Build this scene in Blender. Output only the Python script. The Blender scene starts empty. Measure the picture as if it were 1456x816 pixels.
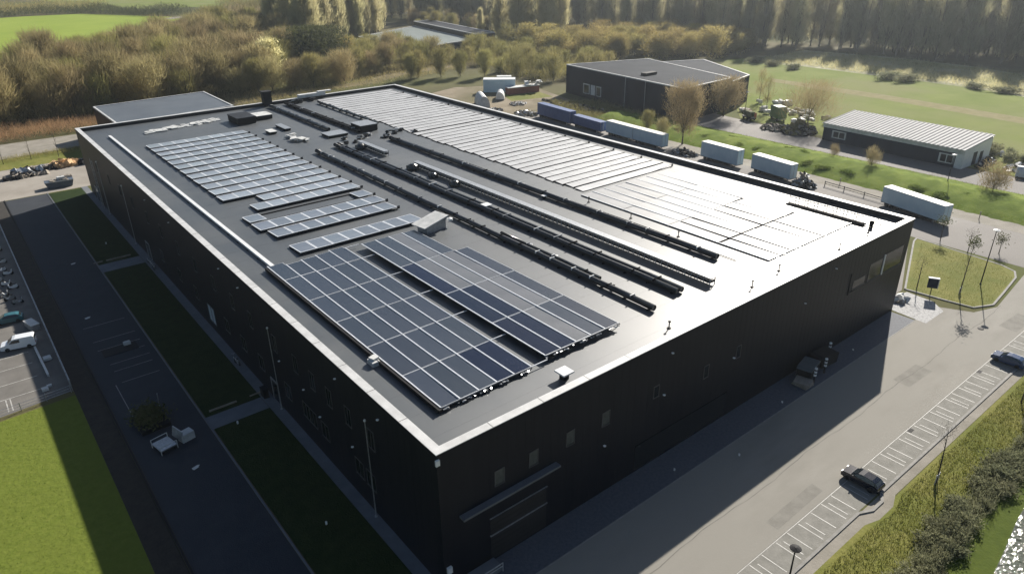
import bpy, math, random
import numpy as np
from mathutils import Vector, Matrix
R = math.radians; PI = math.pi
rnd = random.Random(7); rng = np.random.default_rng(11)
sc = bpy.context.scene; C = sc.collection

# ------------------------------------------------------------------ materials
def mat(name, a, b=None, rough=.8, scale=1.0, detail=6, bump=0, bscale=None, metal=0, spec=.5, stretch=None,
        c=None, cscale=.05, trans=0, per_obj=0, ramp=(.35, .65), coat=0, ior=1.5):
    m = bpy.data.materials.new(name); m.use_nodes = True
    nt = m.node_tree; N = nt.nodes; L = nt.links
    p = N['Principled BSDF']; out = N['Material Output']
    p.inputs['Roughness'].default_value = rough; p.inputs['Metallic'].default_value = metal
    p.inputs['Specular IOR Level'].default_value = spec; p.inputs['IOR'].default_value = ior
    if coat: p.inputs['Coat Weight'].default_value = coat; p.inputs['Coat Roughness'].default_value = .08
    p.inputs['Base Color'].default_value = (*a, 1)
    col = None
    geo = N.new('ShaderNodeTexCoord'); vec = geo.outputs['Object']
    if stretch:
        mp = N.new('ShaderNodeMapping'); mp.inputs['Scale'].default_value = stretch
        L.new(vec, mp.inputs['Vector']); svec = mp.outputs[0]
    else: svec = vec
    if b is not None:
        nz = N.new('ShaderNodeTexNoise'); nz.inputs['Scale'].default_value = scale; nz.inputs['Detail'].default_value = detail
        nz.inputs['Roughness'].default_value = .65
        L.new(svec, nz.inputs['Vector'])
        r = N.new('ShaderNodeValToRGB'); r.color_ramp.elements[0].position = ramp[0]; r.color_ramp.elements[1].position = ramp[1]
        r.color_ramp.elements[0].color = (*a, 1); r.color_ramp.elements[1].color = (*b, 1)
        L.new(nz.outputs['Fac'], r.inputs['Fac']); col = r.outputs['Color']
        if c is not None:
            n2 = N.new('ShaderNodeTexNoise'); n2.inputs['Scale'].default_value = cscale; n2.inputs['Detail'].default_value = 5
            L.new(vec, n2.inputs['Vector'])
            r2 = N.new('ShaderNodeValToRGB'); r2.color_ramp.elements[0].position = .42; r2.color_ramp.elements[1].position = .62
            L.new(n2.outputs['Fac'], r2.inputs['Fac'])
            mx = N.new('ShaderNodeMixRGB'); L.new(r2.outputs['Color'], mx.inputs['Fac']); L.new(col, mx.inputs[1]); mx.inputs[2].default_value = (*c, 1)
            col = mx.outputs[0]
    if per_obj:
        oi = N.new('ShaderNodeObjectInfo'); hs = N.new('ShaderNodeHueSaturation')
        ma = N.new('ShaderNodeMapRange'); ma.inputs['To Min'].default_value = 1 - per_obj; ma.inputs['To Max'].default_value = 1 + per_obj
        L.new(oi.outputs['Random'], ma.inputs['Value']); L.new(ma.outputs[0], hs.inputs['Value'])
        mb = N.new('ShaderNodeMath'); mb.operation = 'MULTIPLY'; mb.inputs[1].default_value = 7.31
        mf = N.new('ShaderNodeMath'); mf.operation = 'FRACT'; L.new(oi.outputs['Random'], mb.inputs[0]); L.new(mb.outputs[0], mf.inputs[0])
        mh = N.new('ShaderNodeMapRange'); mh.inputs['To Min'].default_value = .5 - per_obj * .05; mh.inputs['To Max'].default_value = .5 + per_obj * .05
        L.new(mf.outputs[0], mh.inputs['Value']); L.new(mh.outputs[0], hs.inputs['Hue'])
        if col is None: hs.inputs['Color'].default_value = (*a, 1)
        else: L.new(col, hs.inputs['Color'])
        col = hs.outputs['Color']
    if col is not None: L.new(col, p.inputs['Base Color'])
    if bump:
        nb = N.new('ShaderNodeTexNoise'); nb.inputs['Scale'].default_value = bscale or scale * 3; nb.inputs['Detail'].default_value = 4
        L.new(svec, nb.inputs['Vector'])
        bp = N.new('ShaderNodeBump'); bp.inputs['Strength'].default_value = min(1, bump); bp.inputs['Distance'].default_value = .12
        L.new(nb.outputs['Fac'], bp.inputs['Height']); L.new(bp.outputs[0], p.inputs['Normal'])
    if trans:
        t = N.new('ShaderNodeBsdfTranslucent'); ms = N.new('ShaderNodeMixShader'); ms.inputs[0].default_value = trans
        if col is not None: L.new(col, t.inputs['Color'])
        else: t.inputs['Color'].default_value = (*a, 1)
        L.new(p.outputs[0], ms.inputs[1]); L.new(t.outputs[0], ms.inputs[2]); L.new(ms.outputs[0], out.inputs['Surface'])
    return m

M = {}
M['membrane'] = mat('roof_membrane', (.032, .041, .048), (.056, .064, .070), rough=.50, scale=.10, detail=9, bump=.03, bscale=.6, spec=.5, ior=1.85, stretch=(1, .3, 1), c=(.066,.072,.074), cscale=.07)
M['cap'] = mat('parapet_cap', (.45, .45, .44), (.58, .58, .57), rough=.45, scale=.6, spec=.5)
M['matt_black'] = mat('matt_black_finish', (.008,.008,.009), (.014,.014,.015), rough=.95, scale=1, spec=.02)
M['inner'] = mat('parapet_inner', (.010, .010, .012), (.016, .016, .018), rough=.6, scale=.4)
M['black'] = mat('black_cladding', (.0045, .0065, .012), (.008, .010, .016), rough=.48, scale=.35, bump=.08, bscale=1.2, spec=.22, stretch=(1.4, 1.4, .05))
M['hall'] = mat('hall_cladding', (.004, .008, .018), (.007, .012, .024), rough=.7, scale=.3, spec=.1, stretch=(1, 1, .1))
M['dry'] = mat('dry_track_grass', (.20, .18, .085), (.26, .235, .13), rough=.95, scale=.3, detail=9, spec=.05)
M['dark_glass'] = mat('dark_window_glass', (.012, .015, .018), rough=.08, spec=.35)
M['pale_glass'] = mat('pale_window_blind', (.065, .07, .062), (.10, .105, .095), rough=.12, scale=2)
M['wframe'] = mat('window_frame', (.05, .052, .055), rough=.4)
M['steel'] = mat('galvanised_steel', (.32, .33, .34), (.46, .47, .48), rough=.38, scale=3, metal=.6)
M['white_metal'] = mat('white_painted_metal', (.62, .63, .63), (.72, .72, .71), rough=.4, scale=2)
M['white_dull'] = mat('weathered_white', (.42, .43, .42), (.62, .62, .6), rough=.6, scale=.8)
M['black_rubber'] = mat('black_pipe_lagging', (.010, .011, .012), (.024, .024, .026), rough=.30, scale=1.2, bump=.12, bscale=2)
M['black_paint'] = mat('black_paint', (.010, .010, .011), (.018, .018, .020), rough=.7, scale=2, spec=.2)
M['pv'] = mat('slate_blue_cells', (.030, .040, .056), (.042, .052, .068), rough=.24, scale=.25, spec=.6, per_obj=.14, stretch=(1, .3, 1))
M['pv_navy'] = mat('navy_cells', (.008, .014, .032), (.011, .018, .038), rough=.16, scale=.3, spec=.35, per_obj=.1)  # darker reflection of differently tilted panels, put into the cell colour
M['pv_grey'] = mat('grey_cells', (.105, .112, .12), (.135, .14, .148), rough=.3, scale=.3, spec=.6, per_obj=.15)  # paler reflection of differently tilted panels, put into the cell colour
M['pv_far'] = mat('far_cells', (.20, .23, .265), (.26, .29, .325), rough=.28, scale=.4, spec=.5, ior=1.9, per_obj=.18)  # sky reflection on the glass is put into this pale base colour
M['pv_mid'] = mat('mid_cells', (.12, .14, .17), (.16, .18, .21), rough=.28, scale=.4, spec=.5, ior=1.9, per_obj=.15)  # middle rows: weaker sky reflection, also put into the base colour
M['pv_glare'] = mat('glare_glass_cells', (.21, .213, .215), (.28, .283, .285), rough=.47, scale=.3, spec=.5, ior=1.62, per_obj=.12)  # sun glare on the near strips is put into this pale base colour
M['pv_glare_row'] = mat('glare_pale_cells', (.36, .365, .37), (.43, .435, .44), rough=.5, scale=.3, spec=.5, ior=1.5, per_obj=.07)  # cross rows: base colour lightened to carry the sun's glare
M['frame'] = mat('aluminium_frame', (.62, .64, .66), (.74, .75, .77), rough=.32, scale=1.5, metal=.25)
M['asphalt'] = mat('dark_asphalt', (.027, .032, .041), (.038, .043, .052), rough=.85, scale=.35, detail=9, bump=.12, bscale=7, c=(.032, .037, .045), cscale=.08, spec=.3)
M['road'] = mat('pale_asphalt', (.215, .204, .178), (.268, .255, .226), rough=.8, scale=.22, detail=10, bump=.15, bscale=8, c=(.25, .238, .21), cscale=.05, stretch=(.35, 1, 1), spec=.12)
M['bays'] = mat('bay_paving', (.19, .185, .165), (.25, .242, .218), rough=.85, scale=.8, detail=9, bump=.2, bscale=5, spec=.12)
M['yard'] = mat('yard_asphalt', (.15, .138, .125), (.215, .198, .18), rough=.85, scale=.12, detail=10, bump=.2, bscale=4, c=(.12, .11, .10), cscale=.03)
M['leftyard'] = mat('left_yard_paving', (.24, .215, .18), (.31, .28, .24), rough=.85, scale=.15, detail=9, bump=.15, bscale=4)
M['carpark'] = mat('car_park_asphalt', (.115, .107, .095), (.16, .15, .135), rough=.85, scale=.3, detail=9, bump=.15, bscale=5)
M['path'] = mat('pale_path', (.215, .198, .165), (.29, .268, .23), rough=.9, scale=.3, detail=9, bump=.2, bscale=3, spec=.15)
M['walk'] = mat('walkway_slabs', (.115, .125, .14), (.15, .16, .175), rough=.8, scale=.5, bump=.1, bscale=3)
M['kerb'] = mat('kerb_concrete', (.19, .185, .17), (.27, .26, .24), rough=.85, scale=1)
M['paint'] = mat('road_paint', (.46, .45, .42), (.245, .24, .225), rough=.6, scale=1.6, ramp=(.42, .68))
M['dimpaint'] = mat('worn_paint', (.30, .30, .29), (.12, .12, .12), rough=.7, scale=1.4, ramp=(.42, .7))
M['soil'] = mat('dark_soil', (.016, .014, .012), (.034, .029, .022), rough=.95, scale=.8, bump=.6, bscale=3)
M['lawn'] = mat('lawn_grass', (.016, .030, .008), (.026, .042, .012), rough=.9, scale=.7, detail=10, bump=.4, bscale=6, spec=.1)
M['grass'] = mat('verge_grass', (.15, .155, .035), (.205, .195, .058), rough=.9, scale=.8, detail=12, bump=.5, bscale=2.6, c=(.13, .145, .032), cscale=.12, spec=.1)
M['field_near'] = mat('left_grass', (.105, .138, .020), (.140, .168, .030), rough=.9, scale=1.1, detail=12, bump=.8, bscale=1.7, c=(.118, .145, .024), cscale=.1, spec=.1)
M['green_field'] = mat('green_crop_field', (.20, .27, .035), (.24, .30, .045), rough=.95, scale=.02, detail=8, spec=.1)
M['meadow'] = mat('meadow', (.135, .175, .036), (.185, .215, .058), rough=.95, scale=.06, detail=12, bump=.4, bscale=.9, c=(.185, .195, .075), cscale=.025, spec=.05)
M['scrubland'] = mat('scrub_ground', (.28, .28, .15), (.46, .44, .33), rough=.95, scale=.07, detail=12, bump=.5, bscale=.7, c=(.17, .19, .07), cscale=.04, spec=.1)
M['ground'] = mat('rough_ground', (.085, .076, .038), (.135, .12, .06), rough=.95, scale=.05, detail=12, bump=.8, bscale=.6, c=(.09, .10, .03), cscale=.012, spec=.1)
M['dirt'] = mat('bare_dirt', (.20, .165, .115), (.30, .255, .19), rough=.95, scale=.12, detail=12, bump=.7, bscale=1.2, c=(.14, .125, .07), cscale=.05, spec=.1)
M['bank'] = mat('bank_grass', (.115, .165, .024), (.175, .215, .044), rough=.95, scale=.35, detail=12, bump=.6, bscale=1.5, c=(.095, .135, .02), cscale=.2, spec=.05)
M['bank_leaf'] = mat('bank_herbage', (.13, .185, .028), (.19, .235, .05), rough=.9, scale=.6, trans=.45, per_obj=.15, spec=.05)
M['rib'] = mat('roof_rib', (.29,.29,.285), (.34,.34,.335), rough=.8, scale=1, spec=.1)
M['algae'] = mat('algae_green_bank', (.052, .076, .010), (.075, .100, .014), rough=.9, scale=.5, detail=10, bump=.3, bscale=3, spec=.1)
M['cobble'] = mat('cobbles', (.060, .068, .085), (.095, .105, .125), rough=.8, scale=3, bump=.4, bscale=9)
M['granite'] = mat('pale_granite_setts', (.34, .34, .34), (.22, .22, .22), rough=.8, scale=2.2, detail=3, bump=.5, bscale=6, ramp=(.45, .6))
M['bark'] = mat('bark', (.055, .042, .030), (.09, .07, .05), rough=.9, scale=2)
M['bark_pale'] = mat('pale_bark', (.12, .10, .075), (.18, .155, .115), rough=.9, scale=2)
M['twig'] = mat('brown_twigs', (.245, .200, .096), (.355, .30, .152), rough=.9, scale=.35, trans=.5, per_obj=.28, spec=.05)
M['twig_red'] = mat('russet_twigs', (.31, .245, .125), (.40, .33, .185), rough=.9, scale=.3, trans=.5, per_obj=.15, spec=.05)
M['olive'] = mat('olive_twigs', (.235, .215, .080), (.32, .29, .115), rough=.9, scale=.25, trans=.45, per_obj=.2, spec=.05)
M['gold'] = mat('golden_leaves', (.30, .25, .088), (.40, .335, .135), rough=.85, scale=.3, trans=.5, per_obj=.22, spec=.1)
M['yellow'] = mat('yellow_blossom', (.72, .66, .32), (.80, .75, .45), rough=.85, scale=.5, trans=.5, spec=.1)
M['poplar'] = mat('poplar_twigs', (.42, .385, .20), (.52, .48, .27), rough=.9, scale=.2, trans=.65, per_obj=.15, spec=.05)
M['darkwood'] = mat('hazed_wood_twigs', (.34, .315, .185), (.44, .405, .24), rough=.9, scale=.2, trans=.62, per_obj=.25, spec=.05)  # distance haze is put into these lightened twig colours
M['shrub'] = mat('dark_shrub_leaves', (.075, .085, .034), (.12, .13, .055), rough=.8, scale=.8, trans=.35, per_obj=.2, spec=.15)
M['hedge'] = mat('waterside_hedge', (.19, .20, .11), (.28, .28, .17), rough=.85, scale=1.2, trans=.45, per_obj=.25, spec=.1)
M['reed'] = mat('reeds', (.33, .20, .11), (.44, .30, .17), rough=.9, scale=.3, trans=.4, spec=.1)
M['blade'] = mat('grass_blades', (.15, .165, .035), (.23, .225, .065), rough=.9, scale=.4, trans=.4, spec=.05)
M['trailer_grey'] = mat('pale_blue_trailer_side', (.46, .60, .66), (.54, .66, .71), rough=.5, scale=.5)
M['trailer_top'] = mat('trailer_roof', (.52, .51, .47), (.62, .61, .57), rough=.6, scale=.5)
M['blue'] = mat('blue_curtain', (.035, .075, .20), (.05, .10, .25), rough=.5, scale=.6)
M['navy_wall'] = mat('navy_shed_wall', (.007, .015, .032), (.011, .021, .042), rough=.7, scale=.5, stretch=(1, 1, .1), spec=.15)
M['bluegrey_roof'] = mat('blue_grey_roof', (.075, .088, .105), (.10, .115, .13), rough=.5, scale=.15, bump=.05, bscale=1)
M['slate_roof'] = mat('slate_roof', (.020, .025, .033), (.030, .036, .046), rough=.85, scale=.15, bump=.05, spec=.1)
M['white_roof'] = mat('white_ribbed_roof', (.47, .465, .455), (.54, .535, .525), rough=.75, scale=.4, spec=.1)
M['gh_roof'] = mat('pale_green_roof', (.20, .225, .205), (.25, .275, .25), rough=.35, scale=.05)
M['carpaint'] = mat('dark_blue_car_paint', (.008, .012, .022), rough=.06, spec=.5)
M['vanpaint'] = mat('white_van_paint', (.72, .74, .76), rough=.3, coat=.5)
M['tealpaint'] = mat('teal_car_paint', (.03, .11, .13), rough=.06, spec=.5)
M['bluepaint'] = mat('blue_car_paint', (.03, .06, .13), rough=.06, spec=.5)
M['carglass'] = mat('car_glass', (.015, .02, .024), rough=.05, spec=.9)
M['tyre'] = mat('tyre', (.012, .012, .012), rough=.85)
M['rim'] = mat('alloy', (.45, .45, .46), rough=.3, metal=.8)
M['lamp_glass'] = mat('lamp_lens', (.75, .76, .76), rough=.15)
M['red_lens'] = mat('red_lens', (.35, .015, .012), rough=.2)
M['wood'] = mat('fresh_timber', (.50, .30, .14), (.62, .42, .22), rough=.8, scale=2)
M['orange'] = mat('orange_paint', (.55, .16, .05), (.42, .12, .05), rough=.6, scale=1.5)
M['greenm'] = mat('green_machine_paint', (.055, .13, .045), (.08, .17, .06), rough=.5, scale=1)
M['bag'] = mat('white_sacking', (.55, .54, .50), (.70, .69, .66), rough=.8, scale=1.5, bump=.4, bscale=2)
M['pallet'] = mat('grey_timber', (.22, .19, .155), (.32, .28, .23), rough=.9, scale=1.5)
M['brick'] = mat('red_sheet', (.22, .075, .05), (.28, .10, .07), rough=.8, scale=2)
# water
wm = mat('water', (.075, .085, .06), rough=.08, spec=.6); M['water'] = wm
nt = wm.node_tree; nb = nt.nodes.new('ShaderNodeTexNoise'); nb.inputs['Scale'].default_value = 1.3; nb.inputs['Detail'].default_value = 4
tc = nt.nodes.new('ShaderNodeTexCoord'); nt.links.new(tc.outputs['Object'], nb.inputs['Vector'])
bp = nt.nodes.new('ShaderNodeBump'); bp.inputs['Strength'].default_value = 1; bp.inputs['Distance'].default_value = .2
nt.links.new(nb.outputs['Fac'], bp.inputs['Height']); nt.links.new(bp.outputs[0], nt.nodes['Principled BSDF'].inputs['Normal'])

# ------------------------------------------------------------------ geometry helpers
class MB:
    def __init__(s): s.v = []; s.f = []; s.mi = []
    def add(s, vs, fs, mi=0):
        o = len(s.v); s.v += [tuple(v) for v in vs]; s.f += [tuple(i + o for i in f) for f in fs]; s.mi += [mi] * len(fs); return s
    def box(s, x0, x1, y0, y1, z0, z1, mi=0, top=None):
        v = [(x0,y0,z0),(x1,y0,z0),(x1,y1,z0),(x0,y1,z0),(x0,y0,z1),(x1,y0,z1),(x1,y1,z1),(x0,y1,z1)]
        s.add(v, [(0,3,2,1),(0,1,5,4),(1,2,6,5),(2,3,7,6),(3,0,4,7)], mi); s.add(v, [(4,5,6,7)], mi if top is None else top); return s
    def rbox(s, c, sz, rz=0, rx=0, ry=0, mi=0):
        m = Matrix.Translation(c) @ Matrix.Rotation(rz,4,'Z') @ Matrix.Rotation(ry,4,'Y') @ Matrix.Rotation(rx,4,'X')
        a, b, d = sz[0]/2, sz[1]/2, sz[2]/2
        v = [m @ Vector(q) for q in [(-a,-b,-d),(a,-b,-d),(a,b,-d),(-a,b,-d),(-a,-b,d),(a,-b,d),(a,b,d),(-a,b,d)]]
        return s.add(v, [(0,3,2,1),(0,1,5,4),(1,2,6,5),(2,3,7,6),(3,0,4,7),(4,5,6,7)], mi)
    def tube(s, pts, r, n=6, mi=0, taper=None):
        pts = [Vector(p) for p in pts]; rings = []
        for i, p in enumerate(pts):
            d = (pts[min(i+1, len(pts)-1)] - pts[max(i-1, 0)]).normalized()
            a = d.cross(Vector((0,0,1)))
            if a.length < .01: a = Vector((1,0,0))
            a.normalize(); b = d.cross(a)
            rr = r if taper is None else r + (taper - r) * i / (len(pts)-1)
            rings.append([p + a*math.cos(2*PI*k/n)*rr + b*math.sin(2*PI*k/n)*rr for k in range(n)])
        v = [q for g in rings for q in g]; f = []
        for i in range(len(pts)-1):
            for k in range(n): f.append((i*n+k, i*n+(k+1)%n, (i+1)*n+(k+1)%n, (i+1)*n+k))
        f.append(tuple(range(n))); f.append(tuple(range((len(pts)-1)*n + n-1, (len(pts)-1)*n-1, -1)))
        return s.add(v, f, mi)
    def lathe(s, prof, c=(0,0,0), n=16, mi=0, axis='Z'):
        v = []; f = []
        for (r, z) in prof:
            for k in range(n):
                a = 2*PI*k/n
                q = (r*math.cos(a), r*math.sin(a), z)
                if axis == 'X': q = (z, q[0], q[1])
                if axis == 'Y': q = (q[0], z, q[1])
                v.append((q[0]+c[0], q[1]+c[1], q[2]+c[2]))
        for i in range(len(prof)-1):
            for k in range(n): f.append((i*n+k, i*n+(k+1)%n, (i+1)*n+(k+1)%n, (i+1)*n+k))
        f.append(tuple(range(n-1,-1,-1))); f.append(tuple(range((len(prof)-1)*n, len(prof)*n)))
        return s.add(v, f, mi)
    def extr(s, prof, y0, y1, mi=0, ax='y', inset=None):
        # side profile (x,z) extruded along y; inset(z) narrows
        n = len(prof); ins = inset or (lambda z: 0)
        v = [(x, y0+ins(z), z) for x, z in prof] + [(x, y1-ins(z), z) for x, z in prof]
        f = [(i, (i+1)%n, n+(i+1)%n, n+i) for i in range(n)] + [tuple(range(n-1,-1,-1)), tuple(range(n, 2*n))]
        return s.add(v, f, mi)
    def build(s, name, m, parent=None, smooth=False):
        me = bpy.data.meshes.new(name); me.from_pydata(s.v, [], s.f)
        ms = m if isinstance(m, (list, tuple)) else [m]
        for q in ms: me.materials.append(M[q] if isinstance(q, str) else q)
        if len(ms) > 1: me.polygons.foreach_set('material_index', s.mi)
        if smooth: me.polygons.foreach_set('use_smooth', [True]*len(me.polygons))
        o = bpy.data.objects.new(name, me); C.objects.link(o)
        if parent is not None: o.parent = parent
        return o

def tag(o, label, cat, group=None, kind=None):
    o['label'] = label; o['category'] = cat
    if group: o['group'] = group
    if kind: o['kind'] = kind
    return o
def thing(name, label, cat, loc=(0,0,0), rz=0, group=None):
    o = bpy.data.objects.new(name, None); C.objects.link(o); o.location = loc; o.rotation_euler = (0,0,rz)
    return tag(o, label, cat, group)
KIDS = {}
def dup(root, loc, rz=0, label=None, group=None, scale=None):
    r = root.copy(); C.objects.link(r); r.location = loc; r.rotation_euler = (0,0,rz)
    if label: r['label'] = label
    if group: r['group'] = group
    if scale: r.scale = scale if isinstance(scale, tuple) else (scale,)*3
    if root.name not in KIDS: KIDS[root.name] = [(c, list(c.children)) for c in root.children]
    for c, gs in KIDS[root.name]:
        d = c.copy(); C.objects.link(d); d.parent = r
        for g in gs:
            e = g.copy(); C.objects.link(e); e.parent = d
    return r
def sheet(name, pts, z, m, label=None, cat='ground', kind='structure'):
    b = MB(); b.add([(x,y,z) for x,y in pts], [tuple(range(len(pts)))])
    o = b.build(name, m); o['kind'] = kind; tag(o, label or name.replace('_',' ')+' of the site', cat); return o
def rect(x0,x1,y0,y1): return [(x0,y0),(x1,y0),(x1,y1),(x0,y1)]
def kerb(name, path, w, h, label, closed=False, m='kerb'):
    b = MB(); n = len(path)
    for i in range(n if closed else n-1):
        a = Vector(path[i]); c = Vector(path[(i+1)%n]); d = c-a; l = d.length; mid = (a+c)/2
        b.rbox((mid.x, mid.y, h/2-.05), (l+w*.6, w, h+.1+.002*(i%2)), math.atan2(d.y,d.x))
    o = b.build(name, m); o['kind']='structure'; tag(o, label, 'kerb'); return o
def trimesh(name, T, m, parent=None):
    # T: (n,k,3) array of polygons with k corners
    n, k, _ = T.shape
    me = bpy.data.meshes.new(name); me.vertices.add(n*k); me.vertices.foreach_set('co', T.reshape(-1).astype(np.float32))
    me.loops.add(n*k); me.loops.foreach_set('vertex_index', np.arange(n*k, dtype=np.int32))
    me.polygons.add(n); me.polygons.foreach_set('loop_start', np.arange(0, n*k, k, dtype=np.int32))
    me.update(calc_edges=True); me.materials.append(M[m])
    o = bpy.data.objects.new(name, me); C.objects.link(o)
    if parent is not None: o.parent = parent
    return o
def unit(a): return a/np.maximum(np.linalg.norm(a, axis=-1, keepdims=True), 1e-6)
def twigs(P, D, ln, w):
    # thin three-cornered twigs from points P along D
    n = len(P); side = unit(np.cross(D, rng.normal(size=(n,3))))
    w = np.asarray(w).reshape(-1,1)*np.ones((n,1)); ln = np.asarray(ln).reshape(-1,1)*np.ones((n,1))
    return np.stack([P-side*w/2, P+side*w/2, P+D*ln], 1)
def leaves(P, s):
    n = len(P); a = unit(rng.normal(size=(n,3))); b = unit(np.cross(a, rng.normal(size=(n,3)))); s = np.asarray(s).reshape(-1,1)*np.ones((n,1))
    return np.stack([P-a*s/2-b*s*.35, P+a*s/2-b*s*.35, P+a*s*.5+b*s*.35, P-a*s*.5+b*s*.35], 1)

# ------------------------------------------------------------------ trees
def limbs_mesh(name, H, trunk_r, limb_pts, m, parent, split, stems=0):
    b = MB(); b.tube([(0,0,-.3),(0.05*H*.1,0,split*.5),(0,0,split),(0,0.02*H,H*.78)], trunk_r, 6, taper=trunk_r*.2)
    for k in range(stems):
        a = rnd.random()*6.3; l = rnd.uniform(1.5,4); b.tube([(0,0,1),(l*.5*math.cos(a),l*.5*math.sin(a),H*.25),(l*math.cos(a),l*math.sin(a),H*rnd.uniform(.8,.98))], trunk_r*.6, 5, taper=.08)
    for q in limb_pts:
        z0 = split*(.7+.6*rnd.random()); z0 = min(z0, q[2]*.8)
        mid = (q[0]*.45, q[1]*.45, z0+(q[2]-z0)*.45)
        b.tube([(0,0,z0), mid, q], trunk_r*.42, 4, taper=trunk_r*.08)
    return b.build(name, m, parent)
def make_tree(name, label, cat, H, Rr, m, bark='bark', form='round', clumps=70, per=42, split=.3, tw=.11, tl=1.5, leaf=None, group=None, trunk=.2, stems=0):
    t = thing(name, label, cat, (0,0,-500), 0, group)
    n = clumps
    if form == 'round':
        d = unit(rng.normal(size=(n,3))); rr = rng.random(n)**.45
        c = d*rr[:,None]; zc = H*(split+1)/2; hz = H*(1-split)/2
        cen = np.stack([c[:,0]*Rr*(1+.25*np.sin(3*np.arctan2(c[:,1],c[:,0]))), c[:,1]*Rr, zc+c[:,2]*hz], 1); cr = Rr*.22; up = 1.05; out = .5
    elif form == 'column':
        u = rng.random(n); rad = Rr*np.sqrt(rng.random(n))*np.clip(np.sin(PI*(u*.86+.14))**.7, .12, 1); a = rng.random(n)*2*PI
        cen = np.stack([rad*np.cos(a), rad*np.sin(a), H*(split+(1-split)*u*.94)], 1); cr = Rr*.22; up = 1.5; out = .25
    else:  # vase: narrow below, wide above
        u = rng.random(n)**.75; rad = Rr*np.sqrt(rng.random(n))*(.25+.75*np.clip(u*1.6,0,1))*np.where(u>.8, (1-u)*3+.4, 1); a = rng.random(n)*2*PI
        cen = np.stack([rad*np.cos(a), rad*np.sin(a), H*(split+(1-split)*u*.95)], 1); cr = Rr*.2; up = 1.1; out = .4
    P = np.repeat(cen, per, 0) + rng.normal(size=(n*per,3))*cr*np.array([1,1,1.15])
    P[:,2] = np.clip(P[:,2], .25, H)
    outv = P*np.array([1,1,0]); outv = outv/np.maximum(Rr*.8,1e-3)
    D = unit(outv*out + np.array([0,0,up]) + rng.normal(size=P.shape)*.45)
    N_ = len(P)
    T = twigs(P, D, tl*(.5+rng.random(N_)), tw*(.6+.8*rng.random(N_)))
    sel = cen[rng.permutation(n)[:11]]
    limbs_mesh('trunk', H, trunk, [tuple(q) for q in sel], bark, t, H*split*1.1, stems)
    if leaf:
        L4 = leaves(P, leaf*(.6+.8*rng.random(N_)))
        T4 = np.concatenate([T[:, [0,1,2,2]]*1.0, L4])
        T4 = np.concatenate([np.stack([T[:,0],T[:,1],T[:,2],T[:,2]+np.array([0,0,.02])],1), L4]); trimesh('crown', T4, m, t)
    else: trimesh('crown', T, m, t)
    return t
def inside(p, poly):
    x, y = p; r = False; j = len(poly)-1
    for i in range(len(poly)):
        xi, yi = poly[i]; xj, yj = poly[j]
        if (yi > y) != (yj > y) and x < (xj-xi)*(y-yi)/(yj-yi)+xi: r = not r
        j = i
    return r
def scatter(poly, gap, holes=(), jit=.42):
    xs = [p[0] for p in poly]; ys = [p[1] for p in poly]; out = []
    y = min(ys); k = 0
    while y < max(ys):
        x = min(xs) + (k%2)*gap/2
        while x < max(xs):
            p = (x+rnd.uniform(-jit,jit)*gap, y+rnd.uniform(-jit,jit)*gap)
            if inside(p, poly) and not any(inside(p, h) for h in holes): out.append(p)
            x += gap
        y += gap*.87; k += 1
    return out
def plant(protos, pts, smin, smax, label, group):
    first = True
    for (x, y) in pts:
        pr = rnd.choice(protos); s = rnd.uniform(smin, smax)
        dup(pr, (x, y, 0), rnd.uniform(0, 2*PI), label, group, (s*rnd.uniform(.9,1.12), s*rnd.uniform(.9,1.12), s*rnd.uniform(.88,1.12)))
protos = []
def P_(*a, **k):
    t = make_tree(*a, **k); protos.append(t); return t
#SECTION_SETTING
# ------------------------------------------------------------------ the setting
b = MB(); b.box(-900, 1700, -300, 1900, -.9, -.012)
o = b.build('ground', 'ground'); o['kind']='structure'; tag(o, 'wide rough brown green ground under everything', 'ground')
sheet('front_road', [(-14,-16.25),(99,-16.25),(140,-20),(160,-24),(160,-6),(124,-8.4),(103,-10.6),(98,-8.9),(95.4,-4.0),(88,-4.0),(-14,-4.0)], .008, 'road', 'pale asphalt road along the front of the black warehouse', 'road')
M['patch'] = mat('asphalt_patch', (.19, .181, .16), (.235, .225, .20), rough=.85, scale=.8, detail=9, bump=.2, bscale=6, spec=.12)
M['seam'] = mat('asphalt_seam', (.11, .105, .095), (.20, .19, .17), rough=.9, scale=.5, spec=.1, ramp=(.4,.6))
sheet('road_patch', [(68,-12.2),(74.5,-12.4),(74.6,-10.1),(68.2,-9.9)], .0125, 'patch', 'slightly darker repair patch in the sunlit road', 'road patch')
sheet('road_patch', [(31,-15.6),(40,-15.5),(40.1,-14.1),(31,-14.2)], .0125, 'patch', 'long darker repair strip beside the parking bays', 'road patch')
sheet('road_patch', [(96,-15.8),(103,-16.1),(103,-13.6),(96.2,-13.2)], .0125, 'patch', 'darker repair patch on the road past the island', 'road patch')
b = MB()
for i in range(60):
    xa=-4+i*1.8; xb=xa+1.8; f=lambda x:-10.9+.18*math.sin(x*.31)+.08*math.sin(x*1.3)
    b.add([(xa,f(xa)-.03,.0165),(xb,f(xb)-.03,.0165),(xb,f(xb)+.03,.0165),(xa,f(xa)+.03,.0165)],[(0,1,2,3)])
o = b.build('road_seam','seam'); o['kind']='structure'; tag(o,'thin wavering joint along the middle of the front road','joint')
for i,(gx,l) in enumerate([(22,'nearest the camera'),(58,'beyond the dark hatchback'),(79,'before the small blue car')]):
    b = MB(); b.box(gx,gx+.9,-16.95,-16.45,.0,.022)
    for q in range(5): b.box(gx+.08+q*.17,gx+.16+q*.17,-16.9,-16.5,.022,.034)
    tag(b.build('drain_grate','black_paint'),'dark drain grate at the road edge, '+l,'drain grate')
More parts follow.
